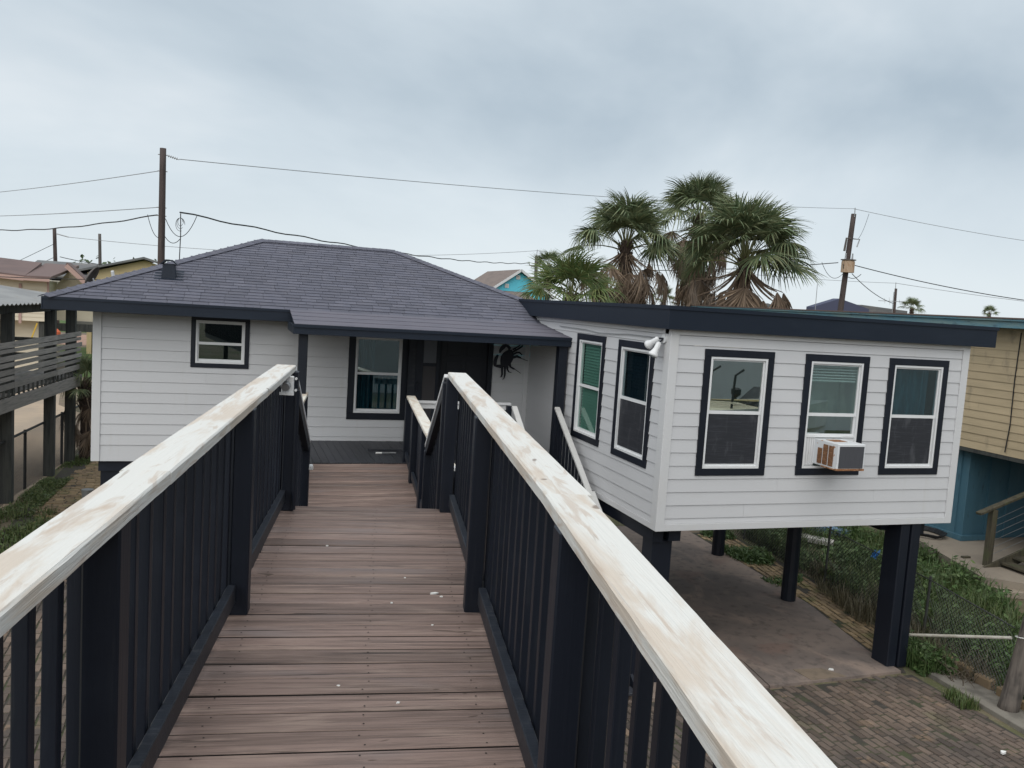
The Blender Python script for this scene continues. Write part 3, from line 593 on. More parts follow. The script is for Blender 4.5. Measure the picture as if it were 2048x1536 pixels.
# ---- main roof
EX0, EX1, EY0, EY1, EZ, RZ = -2.78, 6.43, 14.5, 21.0, 4.785, 6.07
HD = 3.25; RL, RR = EX0+HD, EX1-HD; RY = EY0+HD
roof = MB().add([(EX0, EY0, EZ), (EX1, EY0, EZ), (EX1, EY1, EZ), (EX0, EY1, EZ), (RL, RY, RZ), (RR, RY, RZ), (EX0, EY0, EZ-.03), (EX1, EY0, EZ-.03), (EX1, EY1, EZ-.03), (EX0, EY1, EZ-.03)],
                [(0, 1, 5, 4), (1, 2, 5), (2, 3, 4, 5), (3, 0, 4), (0, 6, 7, 1), (1, 7, 8, 2), (2, 8, 9, 3), (3, 9, 6, 0), (9, 8, 7, 6)]).build('roof', 'shingle', house, label='dark charcoal shingled hip roof')
for a in ((EX0, .955, EY0-.022, EY0, EZ-.19, EZ+.004),): MB().box(*a).build('fascia', 'navy', house, bevel=.004)
MB().box(EX0-.022, EX0, EY0-.022, EY1, EZ-.19, EZ+.004).build('fascia', 'navy', house, bevel=.004)
MB().box(EX0, 5.3, EY0+.01, YM+.02, EZ-.19, EZ-.17).build('soffit', 'navy', house)
MB().box(EX0+.01, -2.1, YM+.02, EY1, EZ-.19, EZ-.17).build('soffit', 'navy', house)
MB().box(EX0-.012, .965, EY0-.035, EY0-.022, EZ-.03, EZ+.01).build('drip_edge', 'navy', house)
# shingles on the front slope
sl_ang = math.atan2(RZ-EZ, HD); SLX = Matrix.Translation((0, EY0, EZ)) @ Matrix.Rotation(sl_ang, 4, 'X')   # local y up the slope, z normal
slen = math.hypot(HD, RZ-EZ); SE = .1335
TW = (.25, .31, .38)
tabm = []
for w in TW:
    b = MB(); x = w/2-.003
    tabm.append(b.add([(-x, -.012, .003), (x, -.012, .003), (x, .17, .001), (-x, .17, .001), (-x, -.012, .019), (x, -.012, .019), (x, .17, .0035), (-x, .17, .0035)],
                      [(4, 5, 6, 7), (0, 1, 5, 4), (1, 2, 6, 5), (3, 0, 4, 7)]).raw('shingle', 'shingle'))
nsh = 0; rest = MB()
for i in range(int(slen/SE)):
    t = i*SE; dyp = t*math.cos(sl_ang); xa, xb = EX0+dyp+.01, min(EX1-dyp-.01, 5.31)
    x = xa-uni(0, .25)
    while x < xb:
        q = random.randrange(3); w = TW[q]
        if x >= xa and x+w <= xb and nsh < 300:
            p = SLX @ Vector((x+w/2, t, uni(0, .0025))); o = put('shingle', tabm[q], roof, p, (sl_ang, 0, 0)); nsh += 1
        else:
            c0, c1 = max(x, xa)+.003, min(x+w, xb)-.003; zz = uni(0, .0025)
            if c1-c0 > .02:
                vs = [(c0, t-.012, .003+zz), (c1, t-.012, .003+zz), (c1, t+.17, .001+zz), (c0, t+.17, .001+zz), (c0, t-.012, .019+zz), (c1, t-.012, .019+zz), (c1, t+.17, .0035+zz), (c0, t+.17, .0035+zz)]
                rest.add([SLX @ Vector(v) for v in vs], [(4, 5, 6, 7), (0, 1, 5, 4), (1, 2, 6, 5), (3, 0, 4, 7)])
        x += w
kind(rest.build('shingle_courses', 'shingle', roof, raw=True), 'stuff')
# hip and ridge caps
def capline(a, b, na, nb, length=.2, step=.14):
    """folded shingles along a hip from a (low) to b (high); na, nb: outward sideways-down directions of both faces"""
    a, b = Vector(a), Vector(b); d = (b-a).normalized(); Lc = (b-a).length
    na = (Vector(na)-d*Vector(na).dot(d)).normalized(); nb = (Vector(nb)-d*Vector(nb).dot(d)).normalized(); up = d.cross(na); up = up if up.z > 0 else -up
    mb = MB(); w = .15
    def P(al, s, off): return d*al+(na*s if s > 0 else nb*-s)*1+Vector((0, 0, 1))*off
    vs = []
    for al, off in ((0, .040), (length, .033)):
        for s in (w, 1e-4, -w): vs.append(P(al, s, off))
    for al, off in ((0, .030), (length, .024)):
        for s in (w, 1e-4, -w): vs.append(P(al, s, off))
    me = mb.add(vs, [(0, 1, 4, 3), (1, 2, 5, 4), (0, 6, 7, 1), (1, 7, 8, 2), (0, 3, 9, 6), (2, 8, 11, 5)]).raw('ridge_cap', 'shingle')
    n = int(Lc/step)
    for i in range(n): put('ridge_cap', me, roof, a+d*(i*step)+Vector((0, 0, uni(0, .003))))
fs = Vector((0, -math.cos(sl_ang), -math.sin(sl_ang)))
def ondir(hd, face):   # direction within a roof face, perpendicular to the hip, pointing away from it
    n = face.normalized(); v = n.cross(hd).normalized(); return v
h1 = (Vector((RL, RY, RZ))-Vector((EX0, EY0, EZ))).normalized(); nf = Vector((0, -math.sin(sl_ang), math.cos(sl_ang))); nl = Vector((-math.sin(sl_ang), 0, math.cos(sl_ang))); nr = Vector((math.sin(sl_ang), 0, math.cos(sl_ang))); nbk = Vector((0, math.sin(sl_ang), math.cos(sl_ang)))
va = nf.cross(h1); va = va if va.x > 0 else -va; vb = nl.cross(h1); vb = vb if vb.y > 0 else -vb
capline((EX0, EY0, EZ), (RL, RY, RZ), va, vb)
h2 = (Vector((RR, RY, RZ))-Vector((EX1, EY0, EZ))).normalized(); va = nf.cross(h2); va = va if va.x < 0 else -va; vb = nr.cross(h2); vb = vb if vb.y > 0 else -vb
capline(lerp((EX1, EY0, EZ), (RR, RY, RZ), .33), (RR, RY, RZ), va, vb)
capline((RL, RY, RZ), (RR, RY, RZ), (0, -math.cos(sl_ang), -math.sin(sl_ang)), (0, math.cos(sl_ang), -math.sin(sl_ang)))
# roof vent
vt = MB().hexa([(-1.19, 15.47, 5.16), (-.95, 15.47, 5.16), (-.95, 15.7, 5.16), (-1.19, 15.7, 5.16), (-1.165, 15.49, 5.44), (-.975, 15.49, 5.44), (-.975, 15.68, 5.44), (-1.165, 15.68, 5.44)]).build('roof_vent', 'navy', roof, bevel=.006, label='small black roof vent with a peaked cap')
MB().prism([(-1.215, 5.425), (-1.13, 5.505), (-1.01, 5.505), (-.925, 5.425), (-.95, 5.425), (-1.02, 5.485), (-1.12, 5.485), (-1.19, 5.425)], 15.44, 15.74).build('vent_cap', 'navy', vt)
MB().add([SLX @ Vector(v) for v in ((-1.3, 1.0, .016), (-.84, 1.0, .016), (-.84, 1.45, .016), (-1.3, 1.45, .016))], [(0, 1, 2, 3)]).build('vent_flashing', 'navy', vt)
# ---- porch
proof = MB().hexa([(.90, 13.05, 4.50), (5.40, 13.05, 4.50), (5.40, 14.56, 4.62), (.93, 14.56, 4.62), (.90, 13.05, 4.615), (5.40, 13.05, 4.615), (5.40, 14.56, 4.80), (.93, 14.56, 4.80)]).build('porch_roof', 'navy', house, label='low porch roof of rolled asphalt sheet')
for k in range(4):
    ya, yb = 13.02+k*.40, 13.02+k*.40+.46; za = lambda y: 4.617+(y-13.05)*.1225
    yb = min(yb, 14.62)
    MB().hexa([(.875+k*.004, ya, za(ya)+.001+.0*k), (5.395, ya, za(ya)+.001), (5.395, yb, za(yb)+.001), (.875+k*.004, yb, za(yb)+.001), (.875+k*.004, ya, za(ya)+.014), (5.395, ya, za(ya)+.014), (5.395, yb, za(yb)+.005), (.875+k*.004, yb, za(yb)+.005)]).build('roofing_strip', 'rollroof', proof)
MB().box(.862, 5.42, 13.005, 13.045, 4.47, 4.60).build('porch_fascia', 'navy', house, bevel=.004)
MB().box(.855, 5.43, 12.985, 13.004, 4.575, 4.622).build('drip_edge', 'navy', house)
MB().box(.862, .898, 13.045, 14.5, 4.47, 4.60).build('porch_fascia', 'navy', house)
MB().box(.9, 5.39, 13.06, 15.05, 4.47, 4.49).build('porch_ceiling', 'navy', house)
MB().box(.955, 1.09, 13.12, 13.255, ZF, 4.47).build('porch_post', 'black', house, bevel=.006)
MB().box(5.205, 5.36, 13.08, 13.235, ZF-.2, 4.47).build('porch_post', 'black', house, bevel=.006)
x = 1.06
while x < 5.36:
    MB().box(x-.058, x+.058, 13.07, 15.05, ZF-.03, ZF+uni(-.002, .002)).build('porch_board', 'porchfloor', house, bevel=.003); x += .121
MB().box(1.0, 5.38, 13.035, 13.068, ZF-.24, ZF-.03).build('porch_rim', 'black', house)
# porch front rail
MB().box(2.74, 4.48, 13.27, 13.36, 3.425, 3.465).build('porch_rail', 'trimwhite', house, bevel=.003)
MB().box(2.74, 4.44, 13.295, 13.335, 3.34, 3.424).build('porch_rail', 'trimwhite', house, bevel=.003)
x = 2.85
while x < 4.4:
    MB().box(x-.019, x+.019, 13.295, 13.333, ZF, 3.34).build('porch_baluster', 'black', house); x += .14
MB().box(4.39, 4.47, 13.2, 13.28, ZF-.2, 3.42).build('porch_post', 'black', house, bevel=.005)
# ---- wing roof
MB().box(5.28, 10.73, 9.55, 16.2, 5.16, 5.225).build('wing_roof', 'navy', house, label='flat roof of the wing edged by a deep dark fascia')
for a in ((5.26, 10.73, 9.53, 9.55),): MB().box(a[0], a[1], a[2], a[3], 4.93, 5.19).build('wing_fascia', 'navy', house, bevel=.004)
MB().box(5.26, 5.28, 9.551, 11.7, 4.93, 5.19).build('wing_fascia', 'navy', house, bevel=.003)
MB().box(5.262, 5.28, 11.703, 16.0, 4.93, 5.19).build('wing_fascia', 'navy', house, bevel=.003)
MB().box(10.71, 10.73, 9.551, 16.0, 4.93, 5.19).build('wing_fascia', 'navy', house)
MB().box(5.245, 10.745, 9.515, 9.529, 5.185, 5.235).build('drip_edge', 'navy', house); MB().box(5.245, 5.259, 9.53, 16.0, 5.185, 5.235).build('drip_edge', 'navy', house)
MB().box(5.28, 10.71, 9.55, 9.66, 4.955, 4.975).build('soffit', 'trimwhite', house); MB().box(5.28, 5.40, 9.66, 14.6, 4.97, 4.985).build('soffit', 'trimwhite', house)
# ---- beams, piers
for a in ((5.44, 5.60, 9.82, 15.3, 2.05, 2.25), (5.66, 5.84, 9.78, 15.3, 2.07, 2.25), (9.36, 9.50, 9.95, 15.3, 2.08, 2.25), (9.84, 10.02, 9.78, 15.3, 2.05, 2.25)): MB().box(*a).build('floor_beam', 'black', house)
for a in ((5.47, 5.77, 9.86, 10.16), (5.47, 5.77, 12.4, 12.7), (5.47, 5.77, 14.9, 15.2)): MB().box(a[0], a[1], a[2], a[3], .02, 2.06).build('pier', 'black', house, bevel=.01)
MB().box(9.50, 9.665, 9.68, 10.02, .02, 2.25).build('pier', 'black', house, bevel=.014)
MB().box(9.685, 9.85, 9.66, 9.99, .02, 2.25).build('pier', 'black', house, bevel=.014)
for px, py in ((9.83, 12.52), (10.05, 15.25)): MB().tube([(px, py, .02), (px, py, 2.26)], [.135, .125], 12).build('pier', 'black', house)
MB().box(-2.06, 5.4, 15.14, 15.34, 1.93, 2.11).build('floor_beam', 'black', house)
for px in (-1.86, 1.6, 4.9):
    for py in (15.17, 18.0, 20.2): MB().box(px-.17, px+.17, py, py+.3, 0, 1.94).build('pier', 'black', house, bevel=.01)
MB().box(-1.69, 5.3, 15.36, 15.40, 0, 1.94).build('skirt_panel', 'black', house)
MB().box(-2.1, 5.4, 15.42, 20.3, 2.08, 2.12).build('floor_deck', 'wooddark', house)

# ------------------------------------------------------------------ porch stair down along the wing
ps = thing('porch_stair', 'black porch stair running down beside the wing wall', 'stairs', (4.8, 12, 0))
ns = 14
for k in range(ns):
    z = ZF-(k+1)*.166; yy = 13.03-k*.26
    if z > .02: MB().box(4.50, 5.16, yy-.26, yy+.01, z-.035, z).build('tread', 'porchfloor', ps, bevel=.004)
sl2 = -.70
for xx in (4.44, 5.20):
    MB().hexa([(xx-.02, 13.03, ZF-.32), (xx+.02, 13.03, ZF-.32), (xx+.02, 9.5, .0), (xx-.02, 9.5, .0), (xx-.02, 13.03, ZF-.03), (xx+.02, 13.03, ZF-.03), (xx+.02, 9.2, .0), (xx-.02, 9.2, .0)]).build('stringer', 'black', ps)
    y0_, z0_ = 13.0, 3.46
    MB().beam((xx, y0_, z0_-.02), (xx, 11.45, z0_-.02-1.55*.70), .09, .038).build('rail_cap', 'capgrey', ps, bevel=.003)
    MB().beam((xx+.02, 11.447, z0_-.012-1.553*.70), (xx+.02, 9.6, z0_-.012-3.4*.70), .13, .038).build('rail_cap', 'capgrey', ps, bevel=.003)
    for k in range(22):
        yy = 12.86-k*.145; zt = z0_-.045-(13.0-yy)*.70; zb = max(zt-.86, 0)
        MB().box(xx-.019, xx+.019, yy-.019, yy+.019, zb, zt).build('baluster', 'black', ps)
    MB().box(xx-.045, xx+.045, 9.66, 9.75, 0, 1.08).build('post', 'black', ps)
    MB().beam((xx, 12.95, ZF+.12), (xx, 9.75, ZF+.12-3.2*.70), .04, .09).build('bottom_rail', 'black', ps)

# ------------------------------------------------------------------ things on the house
ac = thing('window_air_conditioner', 'rusty white air conditioner hanging out of the middle wing window', 'air conditioner', (8.0, 9.4, 3.13))
MB().box(7.79, 8.24, 9.185, 9.70, 3.165, 3.52).build('cabinet', 'acwhite', ac, bevel=.006)
MB().box(7.815, 8.215, 9.178, 9.184, 3.19, 3.49).build('condenser_face', 'acback', ac)
MB().box(7.785, 8.245, 9.176, 9.22, 3.155, 3.184).build('base_pan', 'rust', ac, bevel=.004)
MB().box(7.784, 7.80, 9.22, 9.50, 3.157, 3.174).build('base_pan', 'rust', ac)
for k, (ya, yb, zt) in enumerate(((9.27, 9.36, 3.475), (9.385, 9.475, 3.475), (9.50, 9.585, 3.41))):
    MB().box(7.782, 7.789, ya, yb, 3.195, zt).build('side_grille', 'accoil', ac)
    z = 3.20
    lv = MB()
    while z < zt-.01: lv.box(7.777, 7.785, ya, yb, z, z+.006); z += .014
    kind(lv.build('louvres', 'rust', ac, raw=True), 'stuff')
MB().box(7.80, 8.23, 9.18, 9.186, 3.485, 3.515).build('top_lip', 'acwhite', ac)
MB().box(7.88, 8.10, 9.38, 9.56, 3.52, 3.523).build('rust_patch', 'rust', ac)
acc = MB()
for k in range(9): acc.box(7.625+k*.019, 7.638+k*.019, 9.672+(.006 if k % 2 else 0), 9.684, 3.15, 3.54)
acc.box(7.62, 7.80, 9.684, 9.69, 3.13, 3.55); acc.build('accordion_panel', 'whitemetal', ac)
MB().box(8.25, 8.46, 9.68, 9.69, 3.13, 3.55).build('accordion_panel', 'whitemetal', ac)
MB().box(7.61, 8.46, 9.662, 9.70, 3.535, 3.565).build('top_rail', 'whitemetal', ac)
MB().box(7.6, 8.46, 9.665, 9.71, 3.10, 3.13).build('window_sill', 'metal', ac)

crabp = {'body': [(0.094, 0.165), (0.127, 0.117), (0.143, 0.05), (0.131, -0.028), (0.094, -0.097), (0.045, -0.143), (-0.012, -0.173), (-0.07, -0.175), (-0.108, -0.127), (-0.119, -0.049), (-0.113, 0.029), (-0.065, 0.103), (-0.009, 0.139), (0.042, 0.163)],
'claw': [(0.048, 0.158), (0.086, 0.199), (0.036, 0.246), (-0.029, 0.266), (-0.087, 0.258), (-0.13, 0.206), (-0.155, 0.144), (-0.152, 0.099), (-0.128, 0.092), (-0.091, 0.141), (-0.041, 0.187), (-0.02, 0.219), (0.023, 0.185), (0.025, 0.157)],
'claw_': [(-0.074, -0.125), (-0.19, -0.13), (-0.183, -0.052), (-0.155, 0.049), (-0.19, 0.065), (-0.233, 0.002), (-0.255, -0.066), (-0.25, -0.132), (-0.234, -0.165), (-0.186, -0.18), (-0.104, -0.196), (-0.071, -0.17)],
'l1': [(0.1, 0.166), (0.122, 0.189), (0.19, 0.225), (0.275, 0.285), (0.254, 0.239), (0.164, 0.185), (0.136, 0.162)],
'l1b': [(0.12, 0.139), (0.136, 0.151), (0.221, 0.199), (0.317, 0.27), (0.317, 0.231), (0.241, 0.177), (0.15, 0.123), (0.127, 0.111)],
'l2': [(0.123, 0.083), (0.134, 0.1), (0.197, 0.131), (0.255, 0.133), (0.318, 0.08), (0.301, 0.065), (0.246, 0.105), (0.199, 0.097), (0.142, 0.062)],
'l3': [(0.131, 0.05), (0.155, 0.056), (0.212, 0.07), (0.292, 0.028), (0.306, 0.001), (0.264, 0.005), (0.204, 0.019), (0.141, -0.006)],
'a3': [(0.293, 0.012), (0.432, -0.031), (0.432, -0.04), (0.294, -0.001)],
'l4': [(0.06, -0.109), (0.094, -0.097), (0.104, -0.152), (0.177, -0.189), (0.184, -0.211), (0.149, -0.212), (0.088, -0.181), (0.056, -0.143)],
'a4': [(0.18, -0.197), (0.304, -0.274), (0.3, -0.283), (0.178, -0.21)],
'l5': [(0.004, -0.156), (0.038, -0.138), (0.049, -0.21), (0.075, -0.254), (0.129, -0.263), (0.1, -0.276), (0.053, -0.266), (0.02, -0.222)],
'l6': [(-0.036, -0.169), (-0.001, -0.162), (0.004, -0.324), (-0.016, -0.386), (-0.054, -0.418), (-0.034, -0.375), (-0.029, -0.314)],
'l7': [(-0.096, -0.176), (-0.059, -0.175), (-0.05, -0.314), (-0.07, -0.36), (-0.116, -0.37), (-0.088, -0.349), (-0.086, -0.299)]}
cr = thing('crab_wall_art', 'flat black metal crab hung on the porch wall', 'wall art', (4.92, 15.05, 4.1))
for i, (kk, pp) in enumerate(crabp.items()):
    nm = {'b': 'body', 'c': 'claw', 'l': 'leg', 'a': 'spine'}[kk[0]]
    MB().prism([(4.922+a, 4.10+b) for a, b in pp], 15.044-.0004*i, 15.052).build(nm, 'crab', cr)
for a, b in ((5.06, 4.285), (5.09, 4.29)): MB().tube([(a, 15.05, b-.03), (a+.01, 15.05, b+.02)], .008, 6).build('eye', 'crab', cr)

fl = thing('floodlight', 'white twin floodlight at the top corner of the wing', 'light', (5.38, 9.79, 4.8))
MB().tube([(5.385, 9.79, 4.80), (5.345, 9.79, 4.80)], .062, 18).build('base_plate', 'whitemetal', fl, smooth=False)
def lamp(base, d, nm='lamp_head'):
    base, d = Vector(base), Vector(d).normalized()
    h = MB().tube([base, base+d*.02, base+d*.10, base+d*.13, base+d*.175, base+d*.205], [.02, .036, .038, .045, .064, .066], 18).build(nm, 'whitemetal', fl, smooth=True)
    MB().tube([base+d*.2055, base+d*.212], [.056, .05], 18).build('lens', 'lens', h)
    MB().tube([Vector((5.35, 9.79, 4.80)), base], .011, 8).build('swivel_arm', 'black', h)
lamp((5.30, 9.83, 4.80), (-.25, .55, -.38)); lamp((5.30, 9.80, 4.75), (-.42, .02, -.9))
wire_pts = [(5.362, 13.55, 4.80), (5.362, 13.0, 4.795), (5.362, 12.4, 4.79), (5.362, 11.9, 4.765), (5.362, 11.3, 4.78), (5.362, 10.9, 4.80), (5.362, 10.4, 4.80), (5.362, 9.86, 4.80)]
tag(MB().tube(wire_pts, .006, 5).build('wall_cable', 'greywire'), 'thin grey cable along the top of the wing side wall', 'cable')
jb = thing('switch_box', 'white plastic electrical box under the end of the walkway rail', 'electrical box', (.44, 6.1, 4.4))
JX = Matrix.Translation((0, 0, 0)) @ Matrix.Rotation(TH, 4, 'Z')
MB(JX).box(-.685, -.603, 5.86, 5.90, 4.415, 4.535).build('box_body', 'whitemetal', jb, bevel=.006)
MB(JX).box(-.695, -.598, 5.85, 5.859, 4.405, 4.425).build('mounting_tab', 'whitemetal', jb)
MB(JX).tube([(-.655, 5.862, 4.47), (-.655, 5.83, 4.462)], [.036, .028], 14).build('socket_cover', 'metal', jb)
for z in (4.44, 4.52): MB(JX).tube([(-.588, 5.86, z), (-.588, 5.875, z)], .009, 10).build('screw_lug', 'whitemetal', jb)
MB(JX).tube([(-.60, 6.12, 4.41), (-.60, 6.12, 3.54)], .016, 8).build('conduit', 'black', jb)
# things lying about
bp = thing('broom', 'dark broom handle with a white end lying on the porch', 'broom', (2.5, 13.9, ZF))
MB().tube([(2.23, 14.09, ZF+.02), (2.82, 14.02, ZF+.02)], .013, 8).build('handle', 'black', bp)
rp_ = thing('paint_stick', 'short stick with a white end lying on the porch boards', 'stick', (2.45, 13.8, ZF))
MB().tube([(2.32, 13.78, ZF+.018), (2.42, 13.785, ZF+.018)], .016, 8).build('white_end', 'paint', rp_)
MB().tube([(2.42, 13.785, ZF+.018), (2.66, 13.8, ZF+.018)], .011, 8).build('stick', 'metal', rp_)
for k, (uu, vv, r) in enumerate(((4.45, .33, .02), (4.40, .37, .011), (4.3, .10, .008), (3.2, .12, .007), (3.35, -.12, .006), (2.05, .38, .006), (5.3, -.3, .006), (4.7, .18, .006), (4.0, .30, .006))):
    c = JX @ Vector((vv, uu, ZU+.0035)); n = 7
    poly = [(c.x+math.cos(2*math.pi*i/n)*r*uni(.5, 1.5), c.y+math.sin(2*math.pi*i/n)*r*uni(.4, .9)) for i in range(n)]
    tag(MB().slab(poly, ZU-.002, ZU+.005).build('paint_chip', 'paint'), 'small white fleck lying on the brown walkway planks', 'fleck', 'white flecks on the walkway')
for (x, y, r) in ((8.55, 9.75, .05), (6.9, 8.7, .05), (6.85, 8.55, .04), (9.1, 7.3, .045)):
    poly = [(x+math.cos(i)*r*uni(.4, 1.2), y+math.sin(i)*r*uni(.3, .8)) for i in range(6)]
    tag(MB().slab(poly, .03, .055).build('litter_scrap', 'paint'), 'scrap of white litter on the ground by the wing', 'litter', 'white scraps on the paving')
dtop = MB().tube([(-3.05, 20.85, .05), (-3.05, 20.85, .30)], [.11, .13], 14)
tag(dtop.build('bucket', 'metal'), 'small grey bucket standing on the side brick path', 'bucket')
# satellite dish behind the left hip
ds = thing('satellite_dish', 'grey satellite dish seen edge on behind the roof hip', 'satellite dish', (-2.9, 21.0, 4.7))
DX = Matrix.Translation((-3.10, 21.1, 5.16)) @ Matrix.Rotation(R(28), 4, 'Y') @ Matrix.Rotation(R(80), 4, 'Z')
dm = MB(DX); rings = 6; seg = 20
dm.v.append(tuple(DX @ Vector((0, .05, 0))))
for i in range(1, rings+1):
    r = .27*i/rings
    for k in range(seg): a = 2*math.pi*k/seg; dm.v.append(tuple(DX @ Vector((r*math.cos(a)*.92, .05-.09*(i/rings)**2, r*math.sin(a)))))
for k in range(seg): dm.f.append((0, 1+k, 1+(k+1) % seg))
for i in range(rings-1):
    for k in range(seg): dm.f.append((1+i*seg+k, 1+(i+1)*seg+k, 1+(i+1)*seg+(k+1) % seg, 1+i*seg+(k+1) % seg))
do = dm.build('reflector', 'polegrey', ds, smooth=True); md = do.modifiers.new('thickness', 'SOLIDIFY'); md.thickness = .02
MB().tube([(-3.05, 21.1, 4.85), (-2.7, 21.1, 5.02), (-2.6, 21.1, 5.14)], .022, 8).build('feed_arm', 'metal', ds)
MB().tube([(-2.62, 21.1, 5.12), (-2.64, 21.05, 5.30)], .035, 8).build('feed_horn', 'whitemetal', ds)
MB().tube([(-3.05, 21.1, 5.1), (-2.95, 21.05, 4.9), (-2.8, 20.95, 4.74)], .025, 8).build('mast', 'metal', ds)

# ------------------------------------------------------------------ PALMS
def fan_mesh(nm, m, R0=1.0, nseg=26, spread=150, droop=.25, tipdroop=.5, fold=.05, seed=1, wid=.0235, wob=.10):
    rs = random.Random(seed); mb = MB()
    for i in range(nseg):
        a = R(-spread+2*spread*(i+.5+rs.uniform(-.35, .35))/nseg); l = R0*(.72+.28*math.cos(a*.55))*rs.uniform(.88, 1.08)
        w0 = wid*R0*rs.uniform(.75, 1.25); td = tipdroop*rs.uniform(.3, 1.7); sx = rs.uniform(-wob, wob)
        ax, ay = math.sin(a), math.cos(a); px, py = ay, -ax
        prevs = None
        for s, wk in ((.03, .35), (.40, 1.0), (.68, .75), (.88, .42), (1.0, .06)):
            r = l*s; z = -droop*r*r-(td*l*max(0, s-.55)**1.6)+sx*s*s*.6
            rr = r-.35*td*l*max(0, s-.6)
            c = Vector((ax*rr, ay*rr, z)); w = w0*wk*(1+.9*s if s < .5 else 1)
            cur = (c+Vector((px*w, py*w, fold*w*12)), c, c-Vector((px*w, py*w, -fold*w*12)))
            b = len(mb.v); mb.v += [tuple(q) for q in cur]
            if prevs is not None: mb.f += [(prevs, prevs+1, b+1, b), (prevs+1, prevs+2, b+2, b+1)]
            prevs = b
    return mb.raw(nm, m)
LIVE = [fan_mesh('leaf', 'palm', 1.0, 34, 100+12*k, .10+.10*k, .25+.16*k, .05, 20+k) for k in range(4)]
YOUNG = [fan_mesh('leaf', 'palmyoung', 1.0, 30, 120+8*k, .10+.1*k, .3+.2*k, .05, 40+k) for k in range(3)]
DEAD = [fan_mesh('dead_leaf', 'palmdead', 1.0, 17+2*k, 26+15*k, .2, .3, .12, 60+k, wid=.016, wob=.3) for k in range(4)]
def stalk(nm, m, L_, bend):
    return MB().tube([(0, L_*t, bend*4*t*(1-t)*L_*.25) for t in (0, .25, .5, .75, 1)], [.028, .020, .016, .013, .010], 5).raw(nm, m)
STK = stalk('leaf_stalk', 'petiole', 1.0, .35); STKD = stalk('dead_leaf_stalk', 'petioledead', 1.0, .3)
def orient(d, up=Vector((0, 0, 1)), twist=0):
    d = Vector(d).normalized(); x = d.cross(up)
    x = x.normalized() if x.length > 1e-3 else Vector((1, 0, 0)); z = x.cross(d)
    return Matrix(((x.x, d.x, z.x), (x.y, d.y, z.y), (x.z, d.z, z.z))) @ Matrix.Rotation(twist, 3, 'Y')
def palm(label, x, y, zb, zc, size, nlive, ndead, seed, lean=(0, 0), skirt=1.6, group='fan palms', young=False, tr=.2, name='palm_tree', zmin=-.1):
    rs = random.Random(seed); t = thing(name, label, 'palm tree', (x, y, zb), 0, group)
    top = Vector((x+lean[0], y+lean[1], zc)); bot = Vector((x, y, zb)); pts = [lerp(bot, top, i/10) for i in range(11)]
    MB().tube(pts+[top+Vector((0, 0, .25))], [tr*(1.25-.35*i/10)*rs.uniform(.92, 1.08) for i in range(11)]+[tr*.5], 12).build('trunk', 'palmtrunk', t, smooth=True)
    boots = MB()
    for k in range(46):
        a = k*2.4; zz = zc-.75+.8*k/46; rr = tr*.95; c = Vector((top.x+math.cos(a)*rr, top.y+math.sin(a)*rr, zz))
        boots.beam(c, c+Vector((math.cos(a)*.10, math.sin(a)*.10, .20)), .07, .025)
    kind(boots.build('leaf_bases', 'palmtrunk', t, raw=True), 'stuff')
    fan = YOUNG if young else LIVE
    for k in range(nlive):
        f = k/nlive; a = k*2.39996+rs.uniform(-.25, .25); el = R(86-80*f**1.1+rs.uniform(-11, 9))
        d = Vector((math.cos(a)*math.cos(el), math.sin(a)*math.cos(el), math.sin(el)))
        l = size*rs.uniform(.75, 1.02)*(.62+.30*f); b = top+Vector((math.cos(a)*.1, math.sin(a)*.1, .15-.35*f))
        put('leaf_stalk', STK, t, b, orient(d), scale=(1, l, l*.8))
        tip = b+d*l; dd = (d+Vector((0, 0, -.10-.34*f))).normalized(); sz = size*rs.uniform(.56, .72)
        put('leaf', fan[rs.randrange(len(fan))], t, tip, orient(dd, twist=rs.uniform(-.7, .7)), scale=(sz, sz, sz*rs.uniform(.8, 1.3)))
    for k in range(ndead):
        f = k/max(1, ndead); a = k*2.39996+rs.uniform(-.4, .4); el = R(-25-55*min(1, f*1.3)+rs.uniform(-16, 14))
        d = Vector((math.cos(a)*math.cos(el), math.sin(a)*math.cos(el), math.sin(el)))
        l = size*rs.uniform(.5, .85); b = top+Vector((math.cos(a)*tr, math.sin(a)*tr, -.30-skirt*max(0, f-.25)))
        put('dead_leaf_stalk', STKD, t, b, orient(d), scale=(1, l, -l))
        tip = b+d*l; dd = Vector((d.x*.35, d.y*.35, -1)).normalized(); sz = size*rs.uniform(.55, .85)
        put('dead_leaf', DEAD[rs.randrange(4)], t, tip, orient(dd, up=Vector((math.cos(a), math.sin(a), .2)), twist=rs.uniform(-.8, .8)), scale=(sz*rs.uniform(.6, 1.0), sz*rs.uniform(.9, 1.2), sz))
    return t
palm('tall fan palm at the left of the trio behind the wing roof', 13.6, 28, 0, 7.50, 1.66, 32, 64, 3, lean=(-.15, 0), skirt=1.5)
palm('tallest fan palm at the back of the trio behind the wing', 18.2, 31, 0, 9.1, 1.62, 30, 64, 5, lean=(-.1, 0), skirt=2.2)
palm('broad fan palm in front at the right of the trio', 17.2, 26, 0, 7.15, 2.05, 40, 74, 8, lean=(0, 0), skirt=1.1)
palm('low pale green fan palm beside the utility pole', 9.8, 24, 0, 5.35, 1.35, 26, 8, 9, young=True, skirt=.3, tr=.16)
palm('small fan palm squeezed between the house corner and the fence', -3.85, 25.8, 0, 2.1, .75, 16, 16, 12, skirt=1.0, tr=.13, group=None)
palm('small far palm just left of the low pale palm', 26.3, 70, 0, 8.6, 1.3, 16, 6, 13, group='far palms', skirt=.6)
palm('small far palm past the blue roof edge near the thin pole', 81.2, 85, 0, 7.7, 1.3, 16, 6, 14, group='far palms', skirt=.5)
